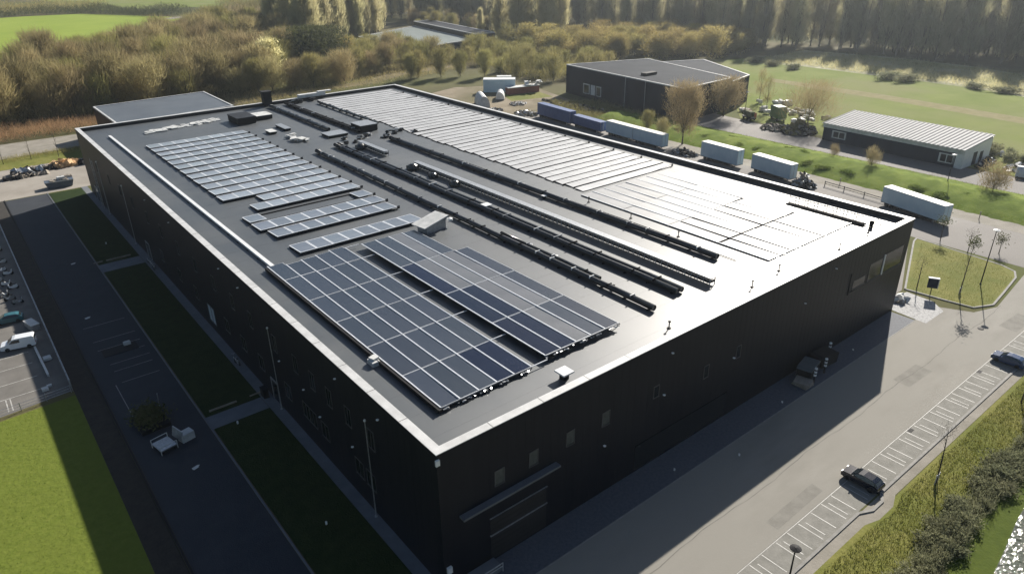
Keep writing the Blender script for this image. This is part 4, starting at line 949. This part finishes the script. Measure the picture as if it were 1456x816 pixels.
def pole(x,y,h,label,r=.07):
    t=thing('slim_pole',label,'pole',(x,y,0)); b=MB(); b.tube([(0,0,0),(0,0,h)],r,8,taper=r*.75); b.build('mast','steel',t)
    b=MB(); b.lathe([(r*.8,h),(r*2,h+.06),(r*1.6,h+.24),(.02,h+.3)],n=8); b.build('finial','white_metal',t); b=MB(); b.lathe([(r*2.4,0),(r*2.4,.1),(r*1.2,.2)],n=8); b.build('base','steel',t)
pole(-.35,12.7,12.4,'slim pale pole against the left wall, nearest the camera')
pole(-.35,38.0,12.1,'slim pale pole against the left wall at the near cross path')
pole(-.35,113.3,12.3,'slim pale pole against the left wall past the far cross path')
pole(-.35,136.6,12.2,'slim pale pole farthest along the left wall',.1)
t=thing('steel_frame','tall thin steel frame against the far left wall','frame',(-.45,143,0)); b=MB(); b.tube([(0,-1.2,0),(0,-1.2,11.5)],.07,6); b.tube([(0,1.2,0),(0,1.2,11.5)],.07,6); b.build('upright','steel',t); b=MB()
for z in range(1,12): b.tube([(0,-1.2,z),(0,1.2,z)],.04,5)
b.build('rung','steel',t)
def bicycle(x,y,rz,label,group):
    t=thing('bicycle',label,'bicycle',(x,y,.012),rz,group)
    for xx in (-.52,.52):
        b=MB(); b.lathe([(.29,-.02),(.34,-.02),(.35,0),(.34,.02),(.29,.02)],n=14,axis='Y'); o=b.build('wheel','tyre',t); o.location=(xx,0,.35)
    b=MB(); b.tube([(-.52,0,.35),(-.15,0,.85),(.4,0,.85),(.52,0,.35)],.03,5); b.tube([(-.52,0,.35),(0,0,.3),(.4,0,.85)],.03,5); b.build('frame','white_metal',t)
    b=MB(); b.box(-.28,-.06,-.07,.07,.92,.99); b.build('saddle','black_paint',t); b=MB(); b.tube([(.4,-.28,1.02),(.4,.28,1.02)],.03,5); b.tube([(.4,0,.85),(.4,0,1.02)],.03,5); b.build('handlebar','steel',t)
for i in range(5): bicycle(-.95,97+i*.9,R(70+8*i),'pale bicycle leaning in the row by the far cross path','bicycles by the wall')
bicycle(-.9,54.2,R(75),'pale bicycle against the wall, left of two','bicycles by the wall'); bicycle(-.9,52.8,R(100),'pale bicycle against the wall, right of two','bicycles by the wall')
b=MB(); b.box(-.35,.35,-.6,.6,0,1.25); b.box(-.4,.4,-.65,.65,1.25,1.35); t=tag(b.build('litter_bin','black_paint'),'dark bin by the wall at the near cross path','bin'); t.location=(-.9,42.3,.012)
# front corner handrail
t=thing('handrail','pale handrail at the near front corner steps','handrail',(1.2,-1.7,0)); b=MB()
for z in (.7,1.1): b.tube([(0,0,z),(4.4,0,z)],.06,6)
for x in (0,2.2,4.4): b.tube([(x,0,0),(x,0,1.12)],.06,6)
b.build('rail','steel',t); b=MB(); b.box(0,4.4,.1,1.5,0,.35); b.box(.5,4.4,.4,1.5,.35,.6); b.build('step','walk',t)
b=MB(); b.box(-.25,.25,-.14,.14,0,.7); b.box(-.2,.2,-.18,-.142,.1,.6); t=tag(b.build('meter_box','white_metal'),'white meter box on the wall at the near corner','meter box'); t.location=(.5,-.16,2.0)
# bins and bollards on the front cobbles
t=thing('dumpster','dark dumpster with pale lid against the front wall','dumpster',(60.2,-1.6,0),R(12))
b=MB(); b.extr([(-1.7,.25),(1.7,.25),(1.9,1.6),(-1.9,1.6)],-1,1); b.build('body','black_paint',t); b=MB(); b.extr([(-1.95,1.6),(1.95,1.6),(1.5,1.95),(-1.5,1.95)],-1.05,1.05); b.build('lid',mat('grey_lid',(.07,.085,.09),(.09,.105,.11),rough=.5,scale=1),t)
for x,y in ((-1.4,-.7),(1.4,-.7),(-1.4,.7),(1.4,.7)): wheel(t,x,y,.14,.1)
t=thing('dumpster','dark dumpster farther along the front wall','dumpster',(64.6,-1.5,0),R(-6))
b=MB(); b.extr([(-1.7,.25),(1.7,.25),(1.9,1.7),(-1.9,1.7)],-1,1); b.build('body','black_paint',t); b=MB(); b.extr([(-1.95,1.7),(1.95,1.7),(1.5,2.0),(-1.5,2.0)],-1.05,1.05); b.build('lid','black_paint',t)
for x,y in ((-1.4,-.7),(1.4,-.7),(-1.4,.7),(1.4,.7)): wheel(t,x,y,.14,.1)
b=MB(); 
for q in range(4): b.rbox((0,0,.1+q*.17),(2.0,2.2,.12),.1*q)
t=tag(b.build('pallet_stack','pallet'),'low pallet stack before the dumpsters','pallets'); t.location=(57.4,-2.6,.005)
for i,(x,y,l) in enumerate([(62.4,-2.9,'black bollard lamp with white bands between the dumpsters'),(66.9,-1.0,'black bollard lamp with white bands past the dumpsters'),(59.0,-3.3,'black bollard lamp with white bands before the near dumpster')]):
    t=thing('bollard',l,'bollard',(x,y,0)); b=MB(); b.lathe([(.12,0),(.12,2.2)],n=10); b.build('post','black_paint',t)
    for z in (1.1,1.6,2.15): b=MB(); b.lathe([(.13,z),(.2,z+.03),(.2,z+.25),(.13,z+.28)],n=10); b.build('band','lamp_glass',t)
for (x,y,l) in [(30,-2.8,'white litter on the near cobbles'),(51.5,-3.2,'white litter on the cobbles before the pallet stack'),(38,-6.0,'white litter on the shaded road'),(71.5,-2.4,'white litter on the far cobbles')]:
    b=MB(); b.rbox((0,0,.06),(.3,.2,.05),.5,.2); b.rbox((.1,.08,.1),(.2,.16,.05),1.2,-.3); t=tag(b.build('litter','bag'),l,'litter'); t.location=(x,y,.012)
# street lamps, signs
def lamp(x,y,h,label,rz=0,head=True,arm=.5):
    t=thing('street_lamp',label,'street lamp',(x,y,0),rz); b=MB(); b.tube([(0,0,0),(0,0,h*.5),(0,0,h)],.11,8,taper=.06); b.build('pole','black_paint',t)
    b=MB(); b.lathe([(.06,h-.05),(.5,h+.05),(.55,h+.12),(.1,h+.28)],n=12); b.build('shade','white_metal' if head else 'black_paint',t); b=MB(); b.lathe([(.3,h-.12),(.3,h-.06)],n=10); b.build('lens','lamp_glass',t)
    b=MB(); b.lathe([(.2,0),(.2,.12),(.13,.3)],n=10); b.build('base','black_paint',t)
lamp(110.0,-5.4,10.2,'tall street lamp with white head on the grass island')
lamp(25.4,-20.2,4.6,'short black street lamp at the front bays',head=False)
lamp(163.6,22.3,8.0,'slim street lamp on the grass bank before the shed')
lamp(186,96,10,'slim lamp beside the green machine',head=False)
t=thing('info_board','small dark information board on the grass island','sign',(98.9,-1.6,.1),R(-60)); b=MB(); b.tube([(0,0,0),(0,0,1.9)],.07,6); b.build('post','black_paint',t); b=MB(); b.box(-.75,.75,-.2,.2,1.4,3.1); b.build('panel','navy_wall',t); b=MB(); b.box(-.85,.85,-.26,.26,3.1,3.25); b.box(.752,.86,-.24,.24,1.4,3.09); b.build('hood','white_dull',t)
b=MB(); b.lathe([(.45,0),(.45,.06),(.3,.09)],n=14); t=tag(b.build('manhole_cover','black_paint'),'dark manhole cover on the road by the grass island','manhole cover'); t.location=(93,-11.8,.008)
heap('stone_pile','pale stones and boards at the building corner','stones',93.2,1.6,1.6,2.4,.7,50,['granite','pallet','white_dull'],smin=.4,smax=1.6)
heap('pallet_pile','loose pallets on the yard before the pale trailer','pallets',127,28,1.2,3,.6,30,['pallet'],smin=1,smax=2)
rl=thing('guard_rail','dark guard rail along the rear path','guard rail',(142.0,42,0),PI/2*0); b=MB(); b.tube([(0,0,1.1),(-1.5,-14,1.05),(-2.0,-26,1.0)],.09,6); b.tube([(0,0,.6),(-1.5,-14,.55),(-2.0,-26,.5)],.07,6); b.build('rail','black_paint',rl)
for k in range(6):
    f=k/5; b=MB(); b.tube([(-2.0*f,-26*f,0),(-2.0*f,-26*f,1.25)],.1,6); b.build('post','black_paint',rl)
for i,(x,y) in enumerate([(145.6,60),(145.5,40),(145.4,20),(145.2,8),(145,-4)]):
    b=MB(); b.lathe([(.09,0),(.09,1.6),(.14,1.62),(.14,1.75)],n=8); t=tag(b.build('marker_post','pallet'),'short timber marker post along the rear path','post','marker posts along the rear path'); t.location=(x,y,0)

#SECTION_PLANTS
# ------------------------------------------------------------------ plants
brown=[P_('bare_tree','bare brown tree','tree',15,5.4,'twig',form='vase' if i%2 else 'round',clumps=80,per=44,split=.10,tl=2.3,tw=.125) for i in range(5)]
brown+= [P_('bare_tree','bare brown tree','tree',15,5.0,'olive',form='vase',clumps=70,per=46,split=.12,tl=2.3,tw=.125,stems=3) for i in range(2)]
olive=[P_('olive_tree','olive tree','tree',11,4.6,'olive',form='vase',clumps=50,per=30,split=.03,tl=2.4,tw=.13,stems=2) for i in range(3)]
gold=[P_('golden_tree','golden tree','tree',12,6.0,'gold',clumps=75,per=40,split=.12,tl=1.4,tw=.10,leaf=.42) for i in range(3)]
poplar=[P_('poplar','poplar','tree',34,4.6,'poplar',form='column',clumps=110,per=36,split=.06,tl=4.0,tw=.26,stems=3,trunk=.4,bark='bark_pale') for i in range(3)]
dark=[P_('tall_tree','tall tree','tree',38,4.6,'darkwood',form='column',clumps=85,per=32,split=.12,tl=4.2,tw=.2,trunk=.5,bark='bark_pale',stems=4) for i in range(4)]
shrubs=[P_('shrub','shrub','shrub',2.6,2.0,'hedge',clumps=40,per=26,split=.05,tl=.5,tw=.05,leaf=.26,trunk=.06) for i in range(4)]
dbush=[P_('dark_bush','bush','bush',12,8.5,'shrub',clumps=120,per=44,split=.05,tl=1.2,tw=.12,leaf=.5,trunk=.3) for i in range(2)]
woodA=[(-45,246),(12,252),(60,258),(96,262),(116,300),(150,380),(160,460),(150,500),(94,432),(43,379),(5,351),(-60,335)]
brushA=[(-45,246),(12,252),(60,258),(96,262),(116,300),(150,380),(165,470),(165,540),(113,505),(54,446),(10,408),(-60,390)]
ghp=[(180,296),(238,296),(268,410),(180,385)]
pts=scatter(woodA,11.8); rnd.shuffle(pts); pts=pts[:296]
plant(brown,pts,.85,1.3,'bare brown tree in the dense wood left of the warehouse','wood of bare trees')
plant(olive,[p for p in scatter(woodA,22) if rnd.random()<.8],.9,1.35,'olive tinged tree scattered through the bare wood','olive trees in the wood')
for (x,y,s,l) in [(93,274,1.35,'tall pale yellow blossoming tree rising from the wood')]:
    yt=P_('blossom_tree','t','tree',14,4.2,'yellow',form='vase',clumps=60,per=40,split=.2,tl=1.2,tw=.1,leaf=.5); dup(yt,(x,y,0),0,l,None,s)
for (x,y,s,l) in [(34,262,1.0,'golden tree at the wood edge, left of two'),(55,268,1.0,'golden tree at the wood edge by the annex')]:
    dup(gold[0],(x,y,0),x,l,'golden trees at the wood edge',s)
plant(dbush,[(118,318),(131,311),(142,322),(127,330)],1.15,1.5,'big dark rounded bush behind the far roof edge','dark bushes behind the warehouse')
plant(gold,[(150,330),(154,322)],1.0,1.2,'golden tree at the flank of the dark bushes','golden trees by the dark bushes')
# middle woods
woodB=[(128,268),(160,274),(186,272),(195,250),(183,222),(186,196),(214,190),(232,198),(240,240),(236,290),(180,294)]
plant(olive,scatter(woodB,11.5),.55,.95,'olive bush in the belt behind the containers','olive bushes behind the containers')
woodB2=[(236,244),(262,214),(292,194),(312,188),(335,200),(325,240),(290,290),(250,300)]
plant(gold,scatter(woodB2,12),.75,1.2,'golden brown tree behind the black hall','golden trees behind the black hall')
plant(brown,scatter([(160,276),(186,276),(182,296),(160,300)],11)+[(100,262),(108,264),(120,262),(140,270),(150,272),(133,268)],.7,.95,'brown tree between track and pale hall','brown trees by the track')
plant(brown,[(72+8*i+rnd.uniform(-2,2),256+rnd.uniform(-2,3)) for i in range(7)],.7,.95,'bare tree in the row behind the annex roof','bare trees behind the annex')
for i,(x,y) in enumerate([(147,245),(152,247),(160,240),(168,236),(176,228)]):
    dup(brown[5],(x,y,0),i*1.3,'slender bare tree beyond the far roof corner','slender bare trees beyond the far corner',.7+.05*(i%3))
# poplars
plant(poplar,scatter([(148,352),(182,392),(240,430),(236,470),(190,470),(150,420)],8.2),.85,1.08,'tall pale poplar in the grove left of the pale hall','poplars left of the pale hall')
plant(poplar,scatter([(262,322),(302,308),(310,326),(272,346)],9.5),.86,1.05,'tall pale poplar in the grove right of the pale hall','poplars right of the pale hall')
dup(poplar[0],(266,352,0),1,'small lone poplar, left of the two beside the pale hall','lone poplars',.5); dup(poplar[1],(284,358,0),2,'small lone poplar, right of the two beside the pale hall','lone poplars',.56)
plant(olive,scatter([(150,340),(184,345),(182,300),(240,290),(262,320),(240,300),(180,292),(160,300)],11),.6,1.0,'olive bush round the pale hall','olive bushes round the pale hall')
plant(brown,scatter([(246,408),(300,360),(320,380),(270,450)],12),.5,.8,'low brown tree behind the pale hall','brown trees behind the pale hall')
# far dark wood on the right and behind
wr=[(368,180),(372,112),(384,68),(398,20),(415,-40),(440,-100),(475,-60),(440,40),(425,110),(408,190)]
plant(dark,scatter(wr,10),.86,1.08,'tall thin tree in the dark wood beyond the meadow','dark wood beyond the meadow')
wb=[(352,178),(394,180),(400,260),(390,360),(360,450),(300,560),(276,520),(318,420),(345,330),(338,240)]
plant(dark,scatter(wb,12.5)[:230],.82,1.05,'tall thin tree in the dark wood behind the golden trees','dark wood behind the golden trees')
plant(gold,scatter([(318,214),(338,196),(350,180),(340,240),(330,300)],11),.8,1.1,'golden tree before the dark wood','golden trees before the dark wood')
# stuff woods behind
def mass(name,label,poly,h,n,m,tl,tw,base=0,cell=None):
    xs=[p[0] for p in poly]; ys=[p[1] for p in poly]; out=[]
    while len(out)<n:
        q=(rnd.uniform(min(xs),max(xs)),rnd.uniform(min(ys),max(ys)))
        if inside(q,poly): out.append(q)
    P=np.zeros((n,3)); P[:,:2]=out
    hh=h*(.65+.35*np.sin(P[:,0]*.13+1.7*np.sin(P[:,1]*.09))*np.cos(P[:,1]*.11))
    P[:,2]=base+rng.random(n)*hh
    D=unit(np.array([0,0,1.0])+rng.normal(size=(n,3))*.5)
    o=trimesh(name,twigs(P,D,tl*(.5+rng.random(n)),tw*(.6+.8*rng.random(n))),m); o['kind']='stuff'; tag(o,label,'vegetation'); return o
mass('undergrowth','brown undergrowth filling the floor of the bare wood',brushA,8,110000,'twig',2.2,.13)
mass('far_wood','distant dark wood behind the tall trees',[(440,-100),(500,-80),(470,60),(455,180),(450,300),(400,440),(330,600),(300,600),(350,460),(400,360),(420,200),(430,60)],34,60000,'darkwood',5,.34)
mass('far_wood','distant wood closing the view behind the green field',[(-200,1040),(120,1060),(330,980),(520,800),(600,860),(400,1150),(-200,1180)],34,50000,'darkwood',6,.6)
mass('far_hedge','dark far hedge along the back of the green field',[(-300,700),(-40,748),(60,774),(106,764),(150,672),(190,680),(116,790),(60,792),(-60,768),(-300,722)],9,26000,'shrub',2.2,.3)
mass('far_thicket','brown thicket beyond the dark hedge',[(-250,760),(60,800),(120,790),(150,860),(-100,1000)],9,22000,'olive',3,.4)
mass('far_thicket','brown thicket along the far lane',[(165,590),(200,640),(290,648),(330,600),(290,540),(230,480),(180,500)],10,26000,'twig',2.6,.26)
mass('far_thicket','olive thicket beyond the far lane',[(200,680),(300,680),(420,690),(430,760),(250,740)],12,26000,'olive',3,.3)
mass('thicket','olive thicket filling the belt behind the containers',woodB,4.5,26000,'olive',2.0,.15)
mass('thicket','brown thicket beside the curving track',[(100,258),(128,262),(186,270),(196,262),(190,298),(160,300),(140,280),(100,268)],4.0,16000,'twig',2.0,.15)
mass('reeds','russet reeds along the gravel road',[(-120,228),(-12,231),(14,232),(60,238),(62,248),(12,252),(-40,246),(-120,240)],3,26000,'reed',1.6,.09)
mass('bank_growth','low weeds along the edge of the gravel road',[(-120,201),(12,204),(13,211),(-20,209),(-120,206)],.8,9000,'olive',.7,.07)
mass('track_growth','dry weeds along the curving track',[(66,236),(140,242),(182,255),(232,246),(236,262),(180,280),(140,272),(66,262)],1.6,16000,'twig',1.2,.10)
mass('scrub_growth','pale dry growth on the rough scrub',[(309,150),(309,110),(308,72),(303,50),(293,0),(340,0),(352,65),(360,90),(362,133),(352,176),(302,172)],1.0,26000,'reed' if 0 else 'poplar',1.3,.14)
mass('hall_growth','dry weeds at the foot of the black hall',[(150,110),(168,108),(172,150),(160,165),(150,150)],1.6,9000,'olive',1.2,.1)
mass('hedge_growth','dry stems between the waterside shrubs',[(18,-28.7),(130,-28.7),(130,-25.9),(18,-25.9)],1.2,12000,'hedge',.7,.05)
# tufts on the verge and left grass
def tufts(name,label,poly,n,h,m='blade'):
    xs=[p[0] for p in poly]; ys=[p[1] for p in poly]; out=[]
    while len(out)<n:
        q=(rnd.uniform(min(xs),max(xs)),rnd.uniform(min(ys),max(ys)))
        if inside(q,poly): out.append(q)
    P=np.zeros((n,3)); P[:,:2]=out; D=unit(np.array([0,0,.9])+rng.normal(size=(n,3))*.55)
    o=trimesh(name,twigs(P,D,h*(.5+rng.random(n)),.035+.03*rng.random(n)),m); o['kind']='stuff'; tag(o,label,'grass')
tufts('grass_tufts','short grass tufts on the sunlit verge',[(14,-28),(120,-29),(120,-21.8),(46,-21.3),(43,-22),(38,-21.6),(14,-21.3)],46000,.34)
tufts('grass_tufts','short grass tufts on the left grass',[(-50,14),(-21.5,14),(-21.5,59),(-50,57)],9000,.16,'bank_leaf')
tufts('grass_tufts','short grass tufts on the island',[(99,-8),(103,-9.4),(117,-8),(121.5,-4),(122,10),(99,2)],14000,.3)
tufts('grass_tufts','rough grass on the long bank',[(149,-30),(170,-30),(170,112),(149,128)],70000,.7,'bank_leaf')
# hedge by the water
for i in range(150):
    x=19+i*.74+rnd.uniform(-.5,.5); q=rnd.uniform(.28,.66)
    dup(shrubs[i%4],(x,-28.1+rnd.random()**1.3*2.1+.3*math.sin(x*.45),-.1),rnd.uniform(0,6.3),'grey green shrub in the ragged hedge between verge and water','waterside hedge',(q*rnd.uniform(.8,1.4),q*rnd.uniform(.8,1.4),q*rnd.uniform(.7,1.1)))
bsh=P_('low_bush','b','bush',2.6,2.0,'bank_leaf',clumps=40,per=26,split=.05,tl=.5,tw=.05,leaf=.26,trunk=.06)
# meadow hedges and bank bushes
for (x,y,s,l) in [(303,171,1.0,'dark clipped bush at the scrub corner'),(300,158,.9,'dark clipped bush along the meadow edge, left of two'),(297,146,.9,'dark clipped bush along the meadow edge, right of two'),(303,104,1.2,'dark clipped bush in the middle of the meadow edge'),(303,96,1.2,'dark clipped bush beside the middle one'),(307,70,.9,'dark clipped bush on the right meadow edge'),(305,58,.9,'dark clipped bush farthest right on the meadow edge')]:
    dup(shrubs[0],(x,y,0),x,l,'meadow hedge bushes',(s*1.6,s*3,s*.9))
for i in range(26):
    dup(shrubs[i%4],(203+rnd.uniform(-3,6),16+i*2.4+rnd.uniform(-1,1),0),i,'rough bush in the thicket behind the shed','bushes behind the shed',rnd.uniform(.6,1.1))
for i in range(20):
    y=-10+i*5.8; dup(bsh,(153+rnd.uniform(-2,12),y+rnd.uniform(-1,1),1.0),i,'small low bush along the grass bank','low bushes on the bank',(.8,1.1,.24))
# single yard trees
bt=P_('broad_tree','t','tree',18,5.2,'twig_red',form='vase',clumps=90,per=60,split=.2,tl=1.7,tw=.07,leaf=.2,trunk=.3); dup(bt,(147.5,91,0),.4,'tall russet tree standing beside the white trailers')
b2=P_('round_tree','t','tree',13,5.6,'twig_red',form='round',clumps=80,per=60,split=.22,tl=1.5,tw=.07,leaf=.2,trunk=.25); dup(b2,(188.5,106,0),1.1,'russet tree before the black hall')
b3=P_('bare_tree','t','tree',13.5,8.2,'twig',form='round',clumps=90,per=52,split=.2,tl=2.2,tw=.06,trunk=.26); dup(b3,(196.5,79,0),.2,'wide bare tree between green machine and shed')
b4=P_('small_tree','t','tree',7.5,3.4,'twig_red',form='round',clumps=50,per=44,split=.15,tl=1.0,tw=.05,leaf=.16,trunk=.12); dup(b4,(166,13,0),.2,'small russet tree at the right end of the bank'); 
dup(b4,(163,41,.5),2.2,'small thin tree on the bank before the shed','thin trees on the bank',(.5,.5,.8)); dup(b4,(166,53,.5),1.2,'very small tree on the bank, left of the thin one','thin trees on the bank',(.35,.35,.5))
b5=P_('slim_tree','t','tree',12,2.4,'twig',form='column',clumps=30,per=36,split=.3,tl=1.6,tw=.05,trunk=.14); dup(b5,(205,100,0),.2,'slim bare tree behind the green machine'); dup(b5,(219,112,0),1.2,'slim bare tree at the corner of the black wing')
plant(brown,[(150,101),(151,108)],.3,.42,'low bush behind the white trailers','low bushes behind the white trailers')
def sapling(x,y,h,lean,label,top=None,stake=False):
    t=thing('sapling',label,'sapling',(x,y,0)); b=MB(); tip=(lean[0],lean[1],h); b.tube([(0,0,-.1),(lean[0]*.2,lean[1]*.2,h*.4),(lean[0]*.6,lean[1]*.6,h*.75),tip],.10,6,taper=.02)
    for k in range(9):
        f=.35+.065*k; a=rnd.random()*6.3; p=Vector((lean[0]*f,lean[1]*f,h*f)); q=p+Vector((math.cos(a)*.7,math.sin(a)*.7,1.0))*h*.10; b.tube([p,q],.035,4,taper=.01)
    b.build('trunk','bark',t)
    n=260 if top else 90
    P=np.array([lean[0]*.95,lean[1]*.95,h*.96])+rng.normal(size=(n,3))*np.array([.55,.55,.6])*(1 if top else .9); D=unit(rng.normal(size=(n,3))+np.array([0,0,.8]))
    if top: trimesh('crown',leaves(P,.2),top,t)
    else: trimesh('crown',twigs(P,D,.7,.03),'bark',t)
    if stake:
        b=MB(); 
        for s in (-.4,.4): b.tube([(s,0,0),(s,0,1.4)],.05,5)
        b.box(-.45,.45,-.04,.04,1.1,1.25); b.build('stake','white_dull',t)
    return t
sapling(103.3,-4.6,9.6,(1.2,.3),'staked sapling with sparse leafy top on the grass island','shrub',True)
sapling(99.8,1.0,5.0,(.3,.2),'thin bare sapling by the wall on the grass island')
sapling(50.8,-22.9,6.6,(.9,.6),'bare leaning sapling on the verge behind the dark hatchback',None,True)
sapling(75.5,-23.2,7.0,(.8,.4),'bare leaning sapling farther along the verge')
sapling(126.0,8.0,4.4,(.2,.2),'leafy sapling behind the trailer shadow','shrub')
sapling(123.8,2.0,4.0,(.2,.2),'thin bare sapling beside the island kerb')
sapling(128,-2,3.0,(.2,.2),'dark leafy sapling on the far yard edge','shrub')
for i in range(8):
    b=MB(); b.tube([(0,0,0),(.1,.1,4),(.0,.2,7.5)],.09,5,taper=.02)
    for k in range(10): 
        a=rnd.random()*6.3; z=2+k*.5; b.tube([(0,0,z),(math.cos(a)*.7,math.sin(a)*.7,z+1.2)],.03,4,taper=.01)
    t=thing('roadside_sapling','thin bare sapling beside the gravel road','sapling',(-40+i*6.5+rnd.uniform(-1,1),202.5+rnd.uniform(-1,1),0),i,'saplings by the gravel road'); b.build('trunk','bark',t)

# remove the tree prototypes (their copies share the meshes)
for t in protos:
    for c in list(t.children): bpy.data.objects.remove(c)
    bpy.data.objects.remove(t)

#SECTION_LIGHT
# ------------------------------------------------------------------ haze, light, camera
b=MB(); b.box(-950,1750,-350,1950,-1.9,75)
hz=bpy.data.materials.new('haze'); hz.use_nodes=True; nt=hz.node_tree
for n in list(nt.nodes):
    if n.type=='BSDF_PRINCIPLED': nt.nodes.remove(n)
pv=nt.nodes.new('ShaderNodeVolumePrincipled'); pv.inputs['Color'].default_value=(.82,.91,1,1); pv.inputs['Density'].default_value=.00012; pv.inputs['Anisotropy'].default_value=.6
nt.links.new(pv.outputs[0],nt.nodes['Material Output'].inputs['Volume'])
o=b.build('haze',hz); o['kind']='stuff'; tag(o,'thin pale air haze over the whole site','haze')

w=bpy.data.worlds.new('World'); sc.world=w; w.use_nodes=True
nt=w.node_tree; s=nt.nodes.new('ShaderNodeTexSky'); s.sky_type='NISHITA'; s.sun_disc=False
EL=R(30.7); AZ=R(22.5)
s.sun_elevation=EL; s.sun_rotation=PI/2-AZ
bg=nt.nodes['Background']; nt.links.new(s.outputs[0],bg.inputs[0]); bg.inputs[1].default_value=.05
sl=bpy.data.lights.new('sun','SUN'); sl.energy=5.0; sl.angle=R(.5); sl.color=(1,.94,.85)
so=bpy.data.objects.new('sun',sl); C.objects.link(so)
d=Vector((math.cos(EL)*math.cos(AZ),math.cos(EL)*math.sin(AZ),math.sin(EL))); so.rotation_euler=d.to_track_quat('Z','Y').to_euler(); so.location=(200,100,200)
cd=bpy.data.cameras.new('camera'); co=bpy.data.objects.new('camera',cd); C.objects.link(co); sc.camera=co
cd.sensor_width=36; cd.lens=1009.43/1456*36; cd.clip_start=.5; cd.clip_end=5000
ya,pi_,ro=R(51.365),R(25.8002),R(.64638)
f=Vector((math.cos(ya)*math.cos(pi_),math.sin(ya)*math.cos(pi_),-math.sin(pi_))); r0=Vector((math.sin(ya),-math.cos(ya),0)); d0=f.cross(r0)
r1=math.cos(ro)*r0+math.sin(ro)*d0; d1=-math.sin(ro)*r0+math.cos(ro)*d0
m=Matrix.Identity(4)
for i in range(3): m[i][0]=r1[i]; m[i][1]=-d1[i]; m[i][2]=-f[i]
m.translation=(-24.910,-41.757,55.063); co.matrix_world=m
vs=sc.view_settings; sc.display_settings.display_device='sRGB'; vs.view_transform='Standard'; vs.look='None'; vs.exposure=.80; vs.gamma=1; vs.use_curve_mapping=False
sc.cycles.max_bounces=6; sc.cycles.diffuse_bounces=2; sc.cycles.glossy_bounces=3; sc.cycles.transmission_bounces=4; sc.cycles.volume_bounces=0; sc.cycles.transparent_max_bounces=4
sc.cycles.use_denoising=True; sc.cycles.use_adaptive_sampling=True; sc.cycles.adaptive_threshold=.02
sc.cycles.volume_step_rate=10; sc.cycles.volume_max_steps=16
